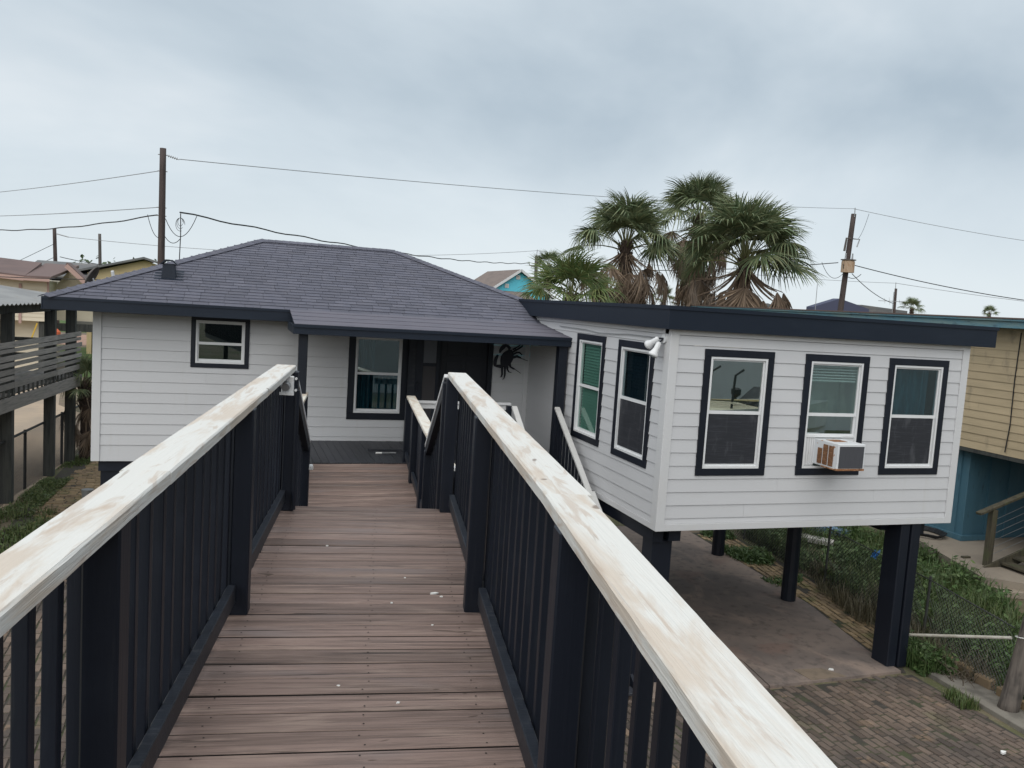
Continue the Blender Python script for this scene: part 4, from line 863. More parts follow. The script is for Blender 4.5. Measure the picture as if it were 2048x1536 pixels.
palm('tiny far palm at the horizon near the picture edge', 110.5, 100, 0, 8.3, 1.15, 14, 5, 15, group='far palms', skirt=.5)
palm('tiny far palm in the gap between the two palm trunks', 40.6, 75, 0, 6.4, 1.3, 14, 5, 16, group='far palms', skirt=.5)

# ------------------------------------------------------------------ POLES AND WIRES
def pole(label, a, b, r, m='pole', group='utility poles'):
    t = thing('utility_pole', label, 'utility pole', (a[0], a[1], 0), 0, group)
    n = 12; MB().tube([lerp(a, b, i/n) for i in range(n+1)], [r*(1.25-.3*i/n) for i in range(n+1)], 12).build('pole_shaft', m, t, smooth=True)
    return t
pA = pole('tall dark utility pole rising behind the left roof hip', (-2.74, 36, 0), (-2.80, 36, 10.3), .125)
for z in (10.05, 9.42, 8.02, 7.7): MB().tube([(-2.98, 36, z), (-2.62, 36, z)], .018, 6).build('bolt', 'metal', pA)
ins = MB()
for k in range(5): ins.tube([(-2.60+k*.075, 35.98, 10.03-k*.018), (-2.575+k*.075, 35.98, 10.02-k*.018)], .05, 10)
ins.tube([(-2.68, 35.98, 10.05), (-2.2, 35.98, 9.92)], .014, 6); ins.build('insulator', 'metal', pA)
pB = pole('thin far utility pole above the pink roof', (-13.3, 75, 0), (-13.62, 75, 8.8), .14)
MB().tube([(-13.5, 75, 8.4), (-12.6, 75, 8.2)], .04, 8).build('insulator', 'metal', pB)
pole('bare far pole without wires left of the yellow gable', (-12.9, 95, 0), (-13.15, 95, 9.6), .15, 'polegrey')
pF = pole('grey utility pole beside the turquoise gable house', (28.3, 78, 0), (27.95, 78, 9.95), .17, 'polegrey')
MB().tube([(27.95, 78, 9.9), (28.0, 78, 10.6)], .035, 6).build('insulator', 'metal', pF)
MB().tube([(27.9, 77.8, 8.9), (27.2, 77.7, 9.0), (27.1, 77.7, 9.35)], .05, 6).build('fuse_cutout', 'metal', pF)
pD = pole('leaning utility pole with a beige transformer', (45.2, 55, 0), (45.85, 55, 13.85), .2)
MB().tube([(45.45, 54.6, 9.25), (45.45, 54.6, 10.1), (45.45, 54.6, 10.2)], [.5, .5, .42], 14).build('transformer', 'xformer', pD, label='rusty beige transformer tank')
MB().tube([(45.45, 54.6, 10.2), (45.45, 54.6, 10.26)], .58, 14).build('transformer_lid', 'polegrey', pD)
for dx_ in (-.3, .35): MB().tube([(45.45+dx_, 54.6, 10.25), (45.45+dx_, 54.6, 10.75)], [.07, .05], 8).build('bushing', 'metal', pD)
MB().tube([(45.78, 54.8, 13.6), (45.75, 54.8, 14.3)], .04, 6).build('insulator', 'metal', pD)
MB().tube([(45.8, 54.7, 11.9), (46.4, 54.7, 11.9), (46.2, 54.7, 11.3)], .05, 6).build('fuse_cutout', 'metal', pD)
MB().tube([(45.55, 54.7, 11.9), (45.15, 54.7, 11.9), (45.05, 54.7, 10.9)], [.06, .08, .1], 6).build('lightning_arrester', 'polegrey', pD)
pE = pole('thin far utility pole beside the small far palm', (83.3, 90, 0), (82.97, 90, 10.4), .17)
MB().tube([(82.9, 90, 10.3), (82.85, 90, 11.2)], .04, 6).build('insulator', 'metal', pE)
def wire(label, pts, r=.017, m='cable', name='overhead_wire'):
    tag(MB().tube(pts, r, 5).build(name, m), label, 'wire', 'overhead wires')
wire('thin top wire from the tall pole to the leaning pole', sag((-2.2, 36, 9.95), (45.76, 55, 14.25), .35, 40), .016, 'greywire')
wire('thin top wire from the leaning pole out of the picture', sag((45.76, 55, 14.25), (66, 52, 12.7), .2), .02, 'greywire')
wire('thick twisted cable crossing above the main roof ridge', [p+Vector((0, 0, .035*math.sin(i*1.3))) for i, p in enumerate(sag((-2.13, 36, 7.9), (27.2, 78, 9.2), .55, 60))], .032)
wire('thick cable continuing behind the palms', sag((28.2, 78, 9.0), (45, 55.2, 10.0), .5), .035)
wire('thick cable running down from the transformer pole', sag((46.0, 55, 9.95), (72, 52, 7.9), .55, 30), .035)
wire('slack cable dropping from the transformer toward the small palm', sag((46.0, 54.7, 9.2), (57, 62, 7.4), .3), .03)
wire('highest wire left of the tall pole', sag((-2.92, 36, 9.42), (-17.6, 61.6, 9.5), .12), .016, 'greywire')
wire('middle wire left of the tall pole', sag((-2.92, 36, 8.02), (-16.9, 58.4, 8.1), .1), .016, 'greywire')
wire('lowest thick cable left of the tall pole', [p+Vector((0, 0, .02*math.sin(i*1.1))) for i, p in enumerate(sag((-2.95, 36, 7.72), (-17.5, 60.8, 7.75), .45, 40))], .026)
wire('thin far wire from the pink roof pole across the sky', sag((-12.6, 75, 8.2), (28.0, 78, 10.5), .9, 40), .02, 'greywire')
wire('thin far wire leaving the turquoise house pole', sag((28.0, 78, 10.5), (82.9, 90, 11.1), .5, 30), .025, 'greywire')
wire('thin far wire leaving the far thin pole', sag((82.9, 90, 11.1), (125, 88, 9.6), .3), .03, 'greywire')
wire('drooping cable from the pink roof pole to the hip', sag((-13.2, 75, 6.6), (-3.0, 60, 6.2), .35), .03)
wire('guy wire slanting down from the pink roof pole', sag((-13.6, 75, 7.6), (-16.5, 75, 5.8), 0), .02)
wire('lower guy wire slanting down from the pink roof pole', sag((-13.5, 75, 6.6), (-15.2, 75, 5.6), 0), .02)
wire('low far cable passing in front of the pink house', sag((-16, 44, 4.9), (-4, 46, 5.2), .15), .02)
sd2 = MB(); c0 = Vector((-2.05, 35.9, 7.3))
for k in range(3): sd2.tube([c0+Vector((math.cos(a*.42)*(.17-.04*k)-.05, 0, math.sin(a*.42)*(.26-.05*k)+.12+.05*k)) for a in range(13+k)], .009, 5)
sd2.tube([(-2.1, 35.9, 7.85), (-2.08, 35.9, 7.0), (-2.1, 35.9, 6.2), (-2.1, 35.9, 4.5)], .02, 5)
sd2.tube(sag((-2.65, 35.95, 6.9), (-2.1, 35.9, 6.85), .2, 10), .014, 5); sd2.tube(sag((-2.65, 35.95, 7.6), (-1.5, 35.9, 7.8), .75, 12), .014, 5); sd2.tube(sag((-3.3, 35.95, 7.7), (-2.85, 35.95, 6.85), .25, 10), .013, 5)
tag(sd2.build('service_drop', 'cable'), 'coiled service cable hanging beside the tall pole', 'cable')
wr = MB()
wr.tube(sag((44.9, 54.5, 9.9), (45.4, 54.5, 9.1), .5, 10), .025, 5); wr.tube(sag((43.3, 55, 9.9), (45.2, 54.5, 9.4), .9, 14), .02, 5); wr.tube(sag((45.5, 54.5, 8.9), (46.7, 54.5, 9.2), .2, 10), .025, 5); wr.tube(sag((47.3, 55, 14.0), (46.3, 54.8, 11.9), .3, 10), .015, 5)
tag(wr.build('jumper_wires', 'cable'), 'looped jumper wires around the transformer', 'wire')
bq = sag((46.0, 55, 9.95), (72, 52, 7.9), .55, 30)[22]
tag(MB().tube([bq, bq+Vector((.02, 0, .12)), bq+Vector((.08, 0, .26)), bq+Vector((.16, 0, .30))], [.03, .09, .07, .02], 8).build('bird', 'cable'), 'tiny dark bird perched on the wire at far right', 'bird')

# ------------------------------------------------------------------ NEIGHBOURING DECK on the left
nd = thing('neighbour_deck', 'weathered grey stilt deck with slat railing and metal roof', 'deck', (-4.5, 23, 0))
def dxl(y): return -4.55+(y-20.9)*.111
for yy in (18.2, 20.9, 23.75, 25.45): MB().box(dxl(yy)-.26, dxl(yy)-.02, yy-.12, yy+.12, 0, 4.25).build('post', 'wooddark', nd, bevel=.01)
for yy in (20.5, 23.2, 25.6): MB().box(-8.2, -8.0, yy-.1, yy+.1, 0, 4.3).build('post', 'wooddark', nd)
for yy in (21.5, 24.5): MB().box(-6.4, -6.25, yy-.08, yy+.08, 2.5, 3.5).build('post', 'wooddark', nd)
def strip(y0, y1, z0, z1, off, th, nm, m):
    MB().hexa([(dxl(y0)+off, y0, z0), (dxl(y0)+off+th, y0, z0), (dxl(y1)+off+th, y1, z0), (dxl(y1)+off, y1, z0), (dxl(y0)+off, y0, z1), (dxl(y0)+off+th, y0, z1), (dxl(y1)+off+th, y1, z1), (dxl(y1)+off, y1, z1)]).build(nm, m, nd)
strip(16.5, 25.8, 2.12, 2.42, 0, .05, 'rim_beam', 'woodgrey')
zs = [2.66, 2.83, 2.97, 3.13, 3.27, 3.43, 3.56]
for i, z in enumerate(zs):
    h = .13 if i in (0, 6) else (.085 if i % 2 else .11)
    for a, b in ((16.5, 20.8), (20.82, 23.72), (23.74, 25.85)):
        strip(a, b-(.0 if b < 25.5 else uni(0, .15)), z-h/2+uni(-.01, .01), z+h/2, .005, .03, 'rail_slat', 'woodgrey')
y = 16.6
while y < 25.7:
    MB().box(-8.2, dxl(y)-.01, y, y+.135, 2.44, 2.48).build('deck_board', 'woodgrey', nd); y += .142
y = 16.6
while y < 25.6:
    MB().box(dxl(y)+.002, dxl(y)+.04, y, y+.05, 2.42, 2.6).build('rail_block', 'wooddark', nd); y += .3
for z in (2.9, 3.4): MB().box(-8.14, -8.08, 16, 25.8, z, z+.1).build('rear_rail', 'wooddark', nd)
MB().box(-8.1, -4.1, 25.72, 25.78, 3.3, 3.4).build('end_rail', 'wooddark', nd); MB().box(-8.1, -4.1, 25.72, 25.78, 2.9, 2.98).build('end_rail', 'wooddark', nd)
strip(16.5, 25.6, 4.22, 4.44, -.2, .1, 'roof_beam', 'wooddark')
tin = MB(); nx = 170
for i in range(nx+1):
    y = 16+10.2*i/nx; dz = .022*math.sin(i*math.pi/2*1.0+.3)
    for (x, z) in ((dxl(y)+.28, 4.46), (-8.6, 5.05)): tin.v.append((x, y, z+dz))
tin.f += [(2*i, 2*i+2, 2*i+3, 2*i+1) for i in range(nx)]
to = tin.build('metal_roof', 'tin', nd); to.modifiers.new('thickness', 'SOLIDIFY').thickness = .012
# ------------------------------------------------------------------ chain link fences
def chainlink(mb, p0, p1, z0a, z0b, h, sp=.075, r=.0028, lean=0.0):
    p0, p1 = Vector((*p0, 0)), Vector((*p1, 0)); d = p1-p0; Lf = d.length; d.normalize(); nrm = Vector((d.y, -d.x, 0))
    def P(s, z): return p0+d*s+Vector((0, 0, z0a+(z0b-z0a)*s/Lf+z))+nrm*(lean*z+.02*math.sin(s*2.3+z*3))
    for sg in (1, -1):
        s = -h if sg > 0 else 0
        s = -h
        while s < Lf+h:
            a0, a1 = (s, s+h) if sg > 0 else (s+h, s)
            pts = []
            for t in (0, .25, .5, .75, 1):
                ss = a0+(a1-a0)*t; pts.append((ss, h*t))
            prevp = None
            for (ss, z) in pts:
                q = P(min(max(ss, 0), Lf), z) if -.001 <= ss <= Lf+.001 else None
                if q is not None and prevp is not None:
                    dd = (q-prevp).normalized(); x = dd.orthogonal().normalized()*r; y_ = dd.cross(x)
                    vs = [prevp+x, prevp-x*.5+y_*.87, prevp-x*.5-y_*.87, q+x, q-x*.5+y_*.87, q-x*.5-y_*.87]
                    mb.add(vs, [(0, 1, 4, 3), (1, 2, 5, 4), (2, 0, 3, 5)])
                prevp = q
            s += sp
fL = thing('chain_link_fence', 'dark chain link fence beneath the neighbour deck', 'fence', (-4.4, 23, 0))
cm = MB(); chainlink(cm, (-5.05, 17), (-4.1, 28), 0, 0, 1.38, .07, .003); kind(cm.build('wire_mesh', 'chaindark', fL, raw=True), 'stuff')
def fxl(y): return -5.05+(y-17)*.0864
MB().tube([(fxl(17), 17, 1.42), (fxl(28), 28, 1.38)], .03, 8).build('top_rail', 'chaindark', fL)
for yy in (18.9, 22.2, 25.2, 28): MB().tube([(fxl(yy), yy, 0), (fxl(yy), yy, 1.44)], .035, 8).build('fence_post', 'chaindark', fL)
fR = thing('chain_link_fence', 'sagging chain link fence with weeds between the wing and the neighbour', 'fence', (10.9, 12, 0))
cm = MB(); chainlink(cm, (10.38, 8.35), (10.75, 10.3), .02, .0, 1.10, .075, .0042, lean=.06); chainlink(cm, (10.75, 10.3), (11.15, 13.2), 0, 0, 1.13, .08, .0042, lean=.02); chainlink(cm, (11.15, 13.2), (11.55, 18.5), 0, 0, 1.15, .08, .0042)
kind(cm.build('wire_mesh', 'chain', fR, raw=True), 'stuff')
for p, h in (((10.75, 10.3), 1.18), ((11.15, 13.2), 1.2), ((11.45, 16.4), 1.2)): MB().tube([(p[0]+.03, p[1], 0), (p[0]+.05, p[1], h)], .022, 8).build('fence_post', 'chain', fR)
MB().tube([(10.40, 8.4, 1.10), (10.78, 10.3, 1.13), (11.17, 13.2, 1.15), (11.55, 18.5, 1.16)], .010, 6).build('tension_wire', 'chain', fR)
tag(MB().tube([(9.88, 9.88, .44), (10.07, 9.1, .72), (10.26, 8.32, 1.0)], .022, 8).build('white_pipe', 'whitepipe'), 'pale plastic pipe tied between the front pier and the old timber pile', 'pipe')
pw = thing('timber_pile', 'old leaning round timber pile at the fence corner', 'post', (10.22, 8.22, 0))
MB().tube([Vector((10.22, 8.22, -.05))+Vector((.12, -.06, 1))*(2.15*i/12) for i in range(13)], [.14, .13, .128, .125, .122, .12, .118, .116, .115, .114, .112, .11, .108], 16).build('pile_shaft', 'postwood', pw, smooth=True)
MB().tube([Vector((10.335, 8.155, .99))+Vector((math.cos(a*.45)*.135, math.sin(a*.45)*.135, .012*a)) for a in range(17)], .006, 5).build('tied_string', 'paint', pw)
MB().tube([(10.24, 8.05, 1.0), (10.22, 8.02, .85), (10.25, 8.01, .72)], .005, 5).build('tied_string', 'paint', pw)

# ------------------------------------------------------------------ RIGHT NEIGHBOUR
nh = thing('beige_house', 'beige stained siding house with faded blue fascia beside the wing', 'house', (20, 16, 0))
NX = Matrix(((0, 1, 0, 16.0), (-1, 0, 0, 0), (0, 0, 1, 0), (0, 0, 0, 1)))
nwall = MB().box(16.05, 16.1, 8, 26, 2.55, 5.3).build('wall', 'beige', nh)
z = 2.53
while z < 5.28:
    for a, b in ((-26, -13.62), (-13.615, -8)):
        q = uni(-.004, .004); MB(NX).hexa([(a, .02, z), (b, .02, z), (b, -.022+q, z), (a, -.022+q, z), (a, .02, z+.176), (b, .02, z+.176), (b, -.004, z+.176), (a, -.004, z+.176)]).build('siding_board', 'beige', nwall)
    z += .175
MB().box(15.98, 24, 8, 26, 2.44, 2.525).build('floor_deck', 'wooddark', nh)
MB().box(15.42, 15.5, 7.6, 26.4, 5.28, 5.46).build('fascia', 'bluefascia', nh, bevel=.005)
MB().box(15.36, 15.42, 7.6, 26.4, 5.43, 5.47).build('gutter_lip', 'bluefascia', nh)
MB().box(15.34, 24, 7.6, 26.4, 5.472, 5.50).build('roof', 'brownmetal', nh)
MB().box(15.5, 16.0, 7.6, 26.4, 5.28, 5.30).build('soffit', 'bluefascia', nh)
MB().box(16.34, 16.40, 14.86, 26, .3, 2.44).build('storage_wall', 'bluepaint', nh); MB().box(16.60, 23, 14.86, 14.92, .3, 2.44).build('storage_wall', 'bluepaint', nh)
MB().box(16.30, 16.62, 14.80, 15.10, .3, 2.44).build('corner_column', 'bluepaint', nh, bevel=.01)
MB().box(16.27, 16.30, 15.0, 16.2, .3, 2.44).build('batten', 'bluepaint', nh)
for xx in (17.0, 17.6, 18.4, 19.2): MB().box(xx, xx+.05, 14.83, 14.86, .3, 2.44).build('batten', 'bluepaint', nh)
MB().box(16.20, 17.1, 14.72, 14.80, .3, .42).build('base_board', 'bluepaint', nh); MB().box(16.20, 16.30, 14.80, 16.6, .3, .42).build('base_board', 'bluepaint', nh)
MB().box(16.6, 24, 9, 9.2, 0, 2.44).build('storage_wall', 'bluepaint', nh)
MB().tube([(15.975, 13.60, 5.2), (15.97, 13.62, 4.2), (15.97, 13.60, 3.2), (15.96, 13.64, 2.6)], .012, 5).build('conduit', 'cable', nh)
kind(MB().slab([(14.35, 12.45), (15.2, 15.0), (16.3, 20), (24, 20), (24, 11.5), (15.2, 11.7)], -.05, .295).build('concrete_pad', 'pad'), 'structure', 'raised tan concrete pad under the beige house')
cc = MB(); 
for k in range(4): cc.tube([Vector((15.75+.35*math.cos(a*.5)*(1+.08*k), 15.35+.42*math.sin(a*.5)*(1+.06*k), .32+.02*k+.012*(a % 3))) for a in range(14)], .018, 6)
tag(cc.build('cable_coil', 'cable'), 'coil of dark hose lying on the tan concrete pad', 'hose')
tag(MB().box(15.05, 15.25, 13.55, 13.63, .295, .33).build('wood_scrap', 'woodmoss'), 'small brown block lying on the concrete pad', 'block')
tag(MB().hexa([(14.35, 12.05, .0), (14.95, 11.85, .0), (15.05, 12.2, .0), (14.45, 12.45, .0), (14.35, 12.05, .14), (14.95, 11.85, .14), (15.05, 12.2, .14), (14.45, 12.45, .14)]).build('step_block', 'pad', bevel=.01), 'tan concrete step block below the mossy stair', 'step')
ns_ = thing('wooden_stair', 'mossy timber stair with wire railing beside the beige house', 'stairs', (15.2, 13, 0))
MB().box(15.08, 15.21, 12.98, 13.11, .1, 1.50).build('post', 'woodmoss', ns_, bevel=.006)
MB().beam((14.75, 13.045, 1.42), (17.6, 13.045, 2.35), .14, .05).build('hand_rail', 'woodmoss', ns_, bevel=.004)
MB().beam((15.0, 12.96, .18), (17.6, 12.96, 1.05), .05, .26).build('stringer', 'woodmoss', ns_)
MB().beam((15.0, 11.9, .12), (17.6, 11.9, .99), .05, .26).build('stringer', 'woodmoss', ns_)
for k in range(8): MB().box(15.05+k*.32, 15.36+k*.32, 11.9, 12.95, .25+k*.107, .29+k*.107).build('tread', 'woodmoss', ns_)
for k in range(6): MB().tube([(15.15, 13.05, .50+k*.15), (17.6, 13.05, 1.30+k*.165)], .005, 4).build('railing_wire', 'metal', ns_)
MB().box(17.5, 17.62, 12.98, 13.1, .3, 2.4).build('post', 'woodmoss', ns_)
MB().beam((14.9, 12.9, .26), (15.3, 12.3, .22), .1, .04).build('loose_board', 'wooddark', ns_)
# boards lying behind the fence, and blue scrap
tag(MB().hexa([(11.9, 16.6, .12), (13.0, 15.2, .12), (13.2, 15.4, .12), (12.2, 17.0, .12), (11.9, 16.6, .22), (13.0, 15.2, .22), (13.2, 15.4, .22), (12.2, 17.0, .22)]).build('pale_board', 'hdpe'), 'pale weathered board lying in the weeds behind the fence', 'board')
tag(MB().hexa([(13.0, 17.0, .15), (13.9, 15.7, .15), (14.1, 15.9, .15), (13.3, 17.3, .15), (13.0, 17.0, .28), (13.9, 15.7, .28), (14.1, 15.9, .28), (13.3, 17.3, .28)]).build('blue_board', 'bluehull'), 'faded blue board lying in the weeds behind the fence', 'board')
bb = MB()
for k in range(7):
    a = uni(0, 6.28); c = Vector((12.35+uni(-.06, .06), 13.2+uni(-.06, .06), .58+uni(-.05, .05))); d1 = Vector((uni(-1, 1), uni(-1, 1), uni(-1, 1))).normalized()*.07; d2 = d1.orthogonal().normalized()*.06
    bb.add([c-d1-d2, c+d1-d2, c+d1*.7+d2, c-d1+d2*.6], [(0, 1, 2, 3)])
tag(bb.build('blue_plastic_scrap', 'bluebag'), 'bright blue plastic scrap caught in the weeds', 'litter')

# ------------------------------------------------------------------ vegetation on the ground
def blades(n, poly, h0, h1, w, mname, name, label, clump=1, z=0.0, leaf=0.0, dens=None):
    xs = [p[0] for p in poly]; ys = [p[1] for p in poly]; mb = MB(); k = 0; tries = 0
    V_, F_ = mb.v, mb.f
    while k < n and tries < n*12:
        tries += 1
        x, y = uni(min(xs), max(xs)), uni(min(ys), max(ys))
        if not inpoly(x, y, poly): continue
        f = 1 if dens is None else dens(x, y)
        if rnd() > f: continue
        k += 1; a = uni(0, 6.28); h = uni(h0, h1)*(.5+.5*f); b = len(V_)
        if leaf and rnd() < leaf:
            c = Vector((x, y, z+uni(.02, h))); s = uni(.5, 1.3)*w*2.4; d1 = Vector((math.cos(a), math.sin(a), uni(-.6, .6)))*s; d2 = Vector((-math.sin(a), math.cos(a), uni(-.7, .7)))*s*.55
            V_ += [tuple(c-d1), tuple(c+d2), tuple(c+d1), tuple(c-d2)]; F_.append((b, b+1, b+2, b+3))
        else:
            ln = uni(.1, .7)*h; dx_, dy_ = math.cos(a)*ln, math.sin(a)*ln; px, py = -math.sin(a)*w*.5, math.cos(a)*w*.5
            V_ += [(x-px, y-py, z), (x+px, y+py, z), (x+dx_*.45+px*.8, y+dy_*.45+py*.8, z+h*.65), (x+dx_*.45-px*.8, y+dy_*.45-py*.8, z+h*.65), (x+dx_, y+dy_, z+h)]
            F_ += [(b, b+1, b+2, b+3), (b+3, b+2, b+4)]
    return kind(mb.build(name, mname, raw=True, center=False), 'stuff', label)
def patchy(sc, th, sd):
    from mathutils import noise as nz
    return lambda x, y: max(0, min(1, (nz.noise(Vector((x*sc+sd, y*sc, sd)))+th)*2.2))
WP = [(10.55, 7.5), (10.85, 10.3), (11.2, 13.2), (11.7, 17.6), (14.6, 17.6), (15.2, 15.2), (14.5, 12.9), (13.8, 11.0), (13.6, 7.0)]
blades(24000, WP, .18, .55, .022, 'weed', 'weeds', 'dense green weeds behind the sagging fence', leaf=.7, dens=patchy(.9, .3, 3))
blades(7000, WP, .2, .6, .014, 'grassblade', 'tall_grass', 'taller grass standing in the weeds', dens=patchy(.6, .3, 9))
blades(3000, [(10.3, 9.0), (11.4, 9.4), (11.7, 14), (11.1, 14), (10.2, 10.6)], .12, .5, .012, 'drygrass', 'dry_stems', 'dry brown stems along the fence foot', dens=patchy(1.3, .35, 5))
blades(2600, [(9.85, 9.35), (10.35, 9.2), (10.45, 10.1), (9.95, 10.25)], .1, .42, .018, 'weed', 'weeds', 'green weed clump at the foot of the front pier', leaf=.6)
blades(420, [(9.55, 8.35), (9.85, 8.3), (9.85, 8.75), (9.6, 8.75)], .05, .2, .012, 'grassblade', 'grass_tuft', 'grass tuft growing in the paving by the kerb')
blades(900, [(9.95, 7.0), (10.3, 6.9), (10.4, 7.6), (10.05, 7.75)], .05, .22, .014, 'weed', 'grass_tuft', 'green tuft at the foot of the timber pile', leaf=.5)
blades(5200, [(9.98, 13.0), (10.5, 12.9), (11.1, 13.8), (11.3, 17), (10.45, 17), (10.15, 14.6)], .04, .22, .016, 'weed', 'weeds', 'low weeds creeping over the brick strip', leaf=.5, dens=patchy(1.1, .15, 7))
blades(6500, [(-4.75, 18), (-3.95, 19), (-3.72, 24), (-3.5, 27.5), (-4.1, 27.5), (-4.5, 22)], .02, .13, .014, 'grassblade', 'weeds', 'mossy weeds along the left fence foot', leaf=.4, dens=patchy(.9, .2, 2))
blades(7000, [(-5.5, 13), (-3.2, 13), (-3.5, 20), (-5.2, 20)], .05, .25, .018, 'grassblade', 'weeds', 'weeds below the neighbour deck', leaf=.3, dens=patchy(.8, .3, 4))
blades(1600, [(-3, 4), (3.5, 4), (3.5, 8), (-3, 9)], .03, .16, .014, 'grassblade', 'weeds', 'sparse weeds in the paving under the walkway', leaf=.3, dens=patchy(.9, -.05, 6))
blades(500, [(4.5, 4), (8.5, 5.5), (6, 7.5), (4.2, 6.5)], .02, .10, .012, 'grassblade', 'weeds', 'sparse weeds between the dark paving bricks', leaf=.3, dens=patchy(1.5, -.1, 8))
br = MB()
for k in range(90):
    p = Vector((10.3+uni(-.2, .45), 9.2+uni(-.3, .5), .02)); pts = [p]; d = Vector((uni(-.5, .5), uni(-.5, .5), uni(.4, 1))).normalized()
    for i in range(5): d = (d+Vector((uni(-.5, .5), uni(-.5, .5), uni(-.5, .25)))).normalized(); p = p+d*uni(.06, .13); p.z = max(p.z, .03); pts.append(p)
    br.tube(pts, [.006, .005, .004, .003, .003, .002], 4, caps=False)
tag(br.build('dry_bush', 'twig', raw=True), 'tangle of dry brown twigs below the pale pipe', 'bush')

# ------------------------------------------------------------------ FAR HOUSES
def laps(mb, x0, x1, z0, z1, y, st=.2):
    z = z0
    while z < z1-.01:
        t = min(z+st, z1); mb.hexa([(x0, y, z), (x1, y, z), (x1, y+.1, z), (x0, y+.1, z), (x0, y+.03, t), (x1, y+.03, t), (x1, y+.1, t), (x0, y+.1, t)]); z = t
    return mb
ph = thing('pink_roof_house', 'cream stilt house with red brown roof and pink trim', 'house', (-11, 50, 0))
laps(MB(), -19, -8.95, 2.75, 4.85, 48).build('wall', 'cream', ph)
MB().box(-19, -9.0, 48.1, 56, 2.75, 4.8).build('wall', 'cream', ph)
MB().box(-9.02, -8.93, 47.98, 48.1, 2.7, 4.8).build('corner_trim', 'pinktrim', ph)
MB().box(-10.28, -10.15, 47.96, 48.0, 2.6, 4.6).build('corner_trim', 'pinktrim', ph)
MB().add([(-20, 47.3, 5.0), (-14, 47.3, 5.25), (-9.75, 47.3, 4.98), (-8.7, 47.3, 5.02), (-8.4, 50, 5.75), (-9.8, 50, 5.72), (-20, 50.5, 6.3)], [(0, 1, 2, 3, 4, 5, 6)])
rf = MB(); rf.hexa([(-20, 47.2, 5.55), (-9.85, 47.2, 4.88), (-9.85, 51, 4.88), (-20, 51, 5.55), (-20, 47.2, 5.78), (-9.85, 47.2, 5.02), (-9.85, 51, 5.75), (-20, 51, 6.4)]); rf.build('roof', 'pinkroof', ph)
MB().hexa([(-9.85, 47.2, 4.88), (-8.7, 47.2, 4.90), (-8.2, 52, 5.6), (-9.85, 52, 5.6), (-9.85, 47.2, 5.02), (-8.7, 47.2, 5.04), (-8.2, 52, 5.75), (-9.85, 52, 5.75)]).build('roof', 'pinkroof', ph)
MB().beam((-20, 47.15, 5.48), (-9.9, 47.15, 4.86), .06, .2).build('trim_board', 'pinktrim', ph); MB().box(-9.9, -8.75, 47.12, 47.18, 4.78, 4.95).build('trim_board', 'pinktrim', ph)
MB().prism([(-9.0, 4.6), (-8.3, 5.55), (-6.9, 4.2), (-6.9, 2.75), (-9.0, 2.75)], 50.2, 50.4).build('gable_wall', 'cream', ph)
MB().beam((-8.35, 49.7, 5.78), (-6.6, 49.7, 4.15), 1.2, .12).build('roof', 'pinkroof', ph); MB().beam((-8.35, 49.05, 5.66), (-6.6, 49.05, 4.03), .06, .22).build('trim_board', 'pinktrim', ph)
for xx in (-17, -13, -9.3): MB().box(xx-.12, xx+.12, 48.2, 48.45, 0, 2.75).build('stilt', 'wooddark', ph)
MB().box(-10.1, -9.2, 47.9, 48, 3.9, 4.2).build('window', 'screen', ph)
MB().box(-18, -9.2, 49, 49.1, 0, 2.7).build('lower_wall', 'cream', ph)
MB().box(-8.9, -7.0, 49.8, 50.1, 2.2, 2.6).build('porch_beam', 'wooddark', ph)
yh = thing('yellow_house', 'yellow gabled house seen above the left roof hip', 'house', (-5.5, 64, 0))
MB().prism([(-9.3, 2.2), (-9.3, 5.45), (-5.8, 6.5), (-1.0, 5.1), (-1.0, 2.2)], 62, 62.15).build('gable_wall', 'yellow', yh)
MB().box(-9.3, -1.0, 62.2, 70, 0, 5.2).build('wall', 'yellow', yh)
for a, b in (((-10.4, 5.42), (-5.8, 6.72)), ((-5.8, 6.72), (0, 5.0))):
    MB().hexa([(a[0], 61.3, a[1]-.14), (b[0], 61.3, b[1]-.14), (b[0], 70, b[1]-.14), (a[0], 70, a[1]-.14), (a[0], 61.3, a[1]), (b[0], 61.3, b[1]), (b[0], 70, b[1]), (a[0], 70, a[1])]).build('roof', 'greyroof', yh)
for xx in (-8.6, -7.2): 
    wn = MB().box(xx, xx+.9, 61.93, 61.99, 3.9, 4.75).build('window', 'trimwhite', yh); MB().box(xx+.08, xx+.82, 61.90, 61.93, 3.98, 4.67).build('pane', 'screen', wn)
MB().box(-11.5, -9.31, 62.5, 62.6, 3.9, 5.2).build('porch_wall', 'screen', yh)
for xx in (-11.4, -10.6, -9.9): MB().box(xx, xx+.08, 61.6, 61.68, 3.4, 5.2).build('porch_post', 'trimwhite', yh)
MB().box(-11.6, -9.3, 61.5, 61.56, 4.15, 4.22).build('porch_rail', 'trimwhite', yh)
for xx in (-9, -5, -1.4): MB().box(xx, xx+.25, 62.2, 62.45, 0, 2.2).build('stilt', 'wooddark', yh)
MB().hexa([(-13, 60.5, 5.0), (-9.2, 60.5, 5.0), (-9.2, 66, 6.0), (-13, 66, 6.0), (-13, 60.5, 5.1), (-9.2, 60.5, 5.1), (-9.2, 66, 6.1), (-13, 66, 6.1)]).build('porch_roof', 'greyroof', yh)
th_ = thing('turquoise_house', 'turquoise gable house with white trim beyond the roof', 'house', (24, 72, 0))
MB().prism([(20.9, 3.5), (20.9, 6.1), (23.64, 8.0), (26.6, 6.1), (26.6, 3.5)], 70, 70.15).build('gable_wall', 'turq', th_)
MB().box(20.9, 26.6, 70.2, 78, 0, 6.0).build('wall', 'turq', th_)
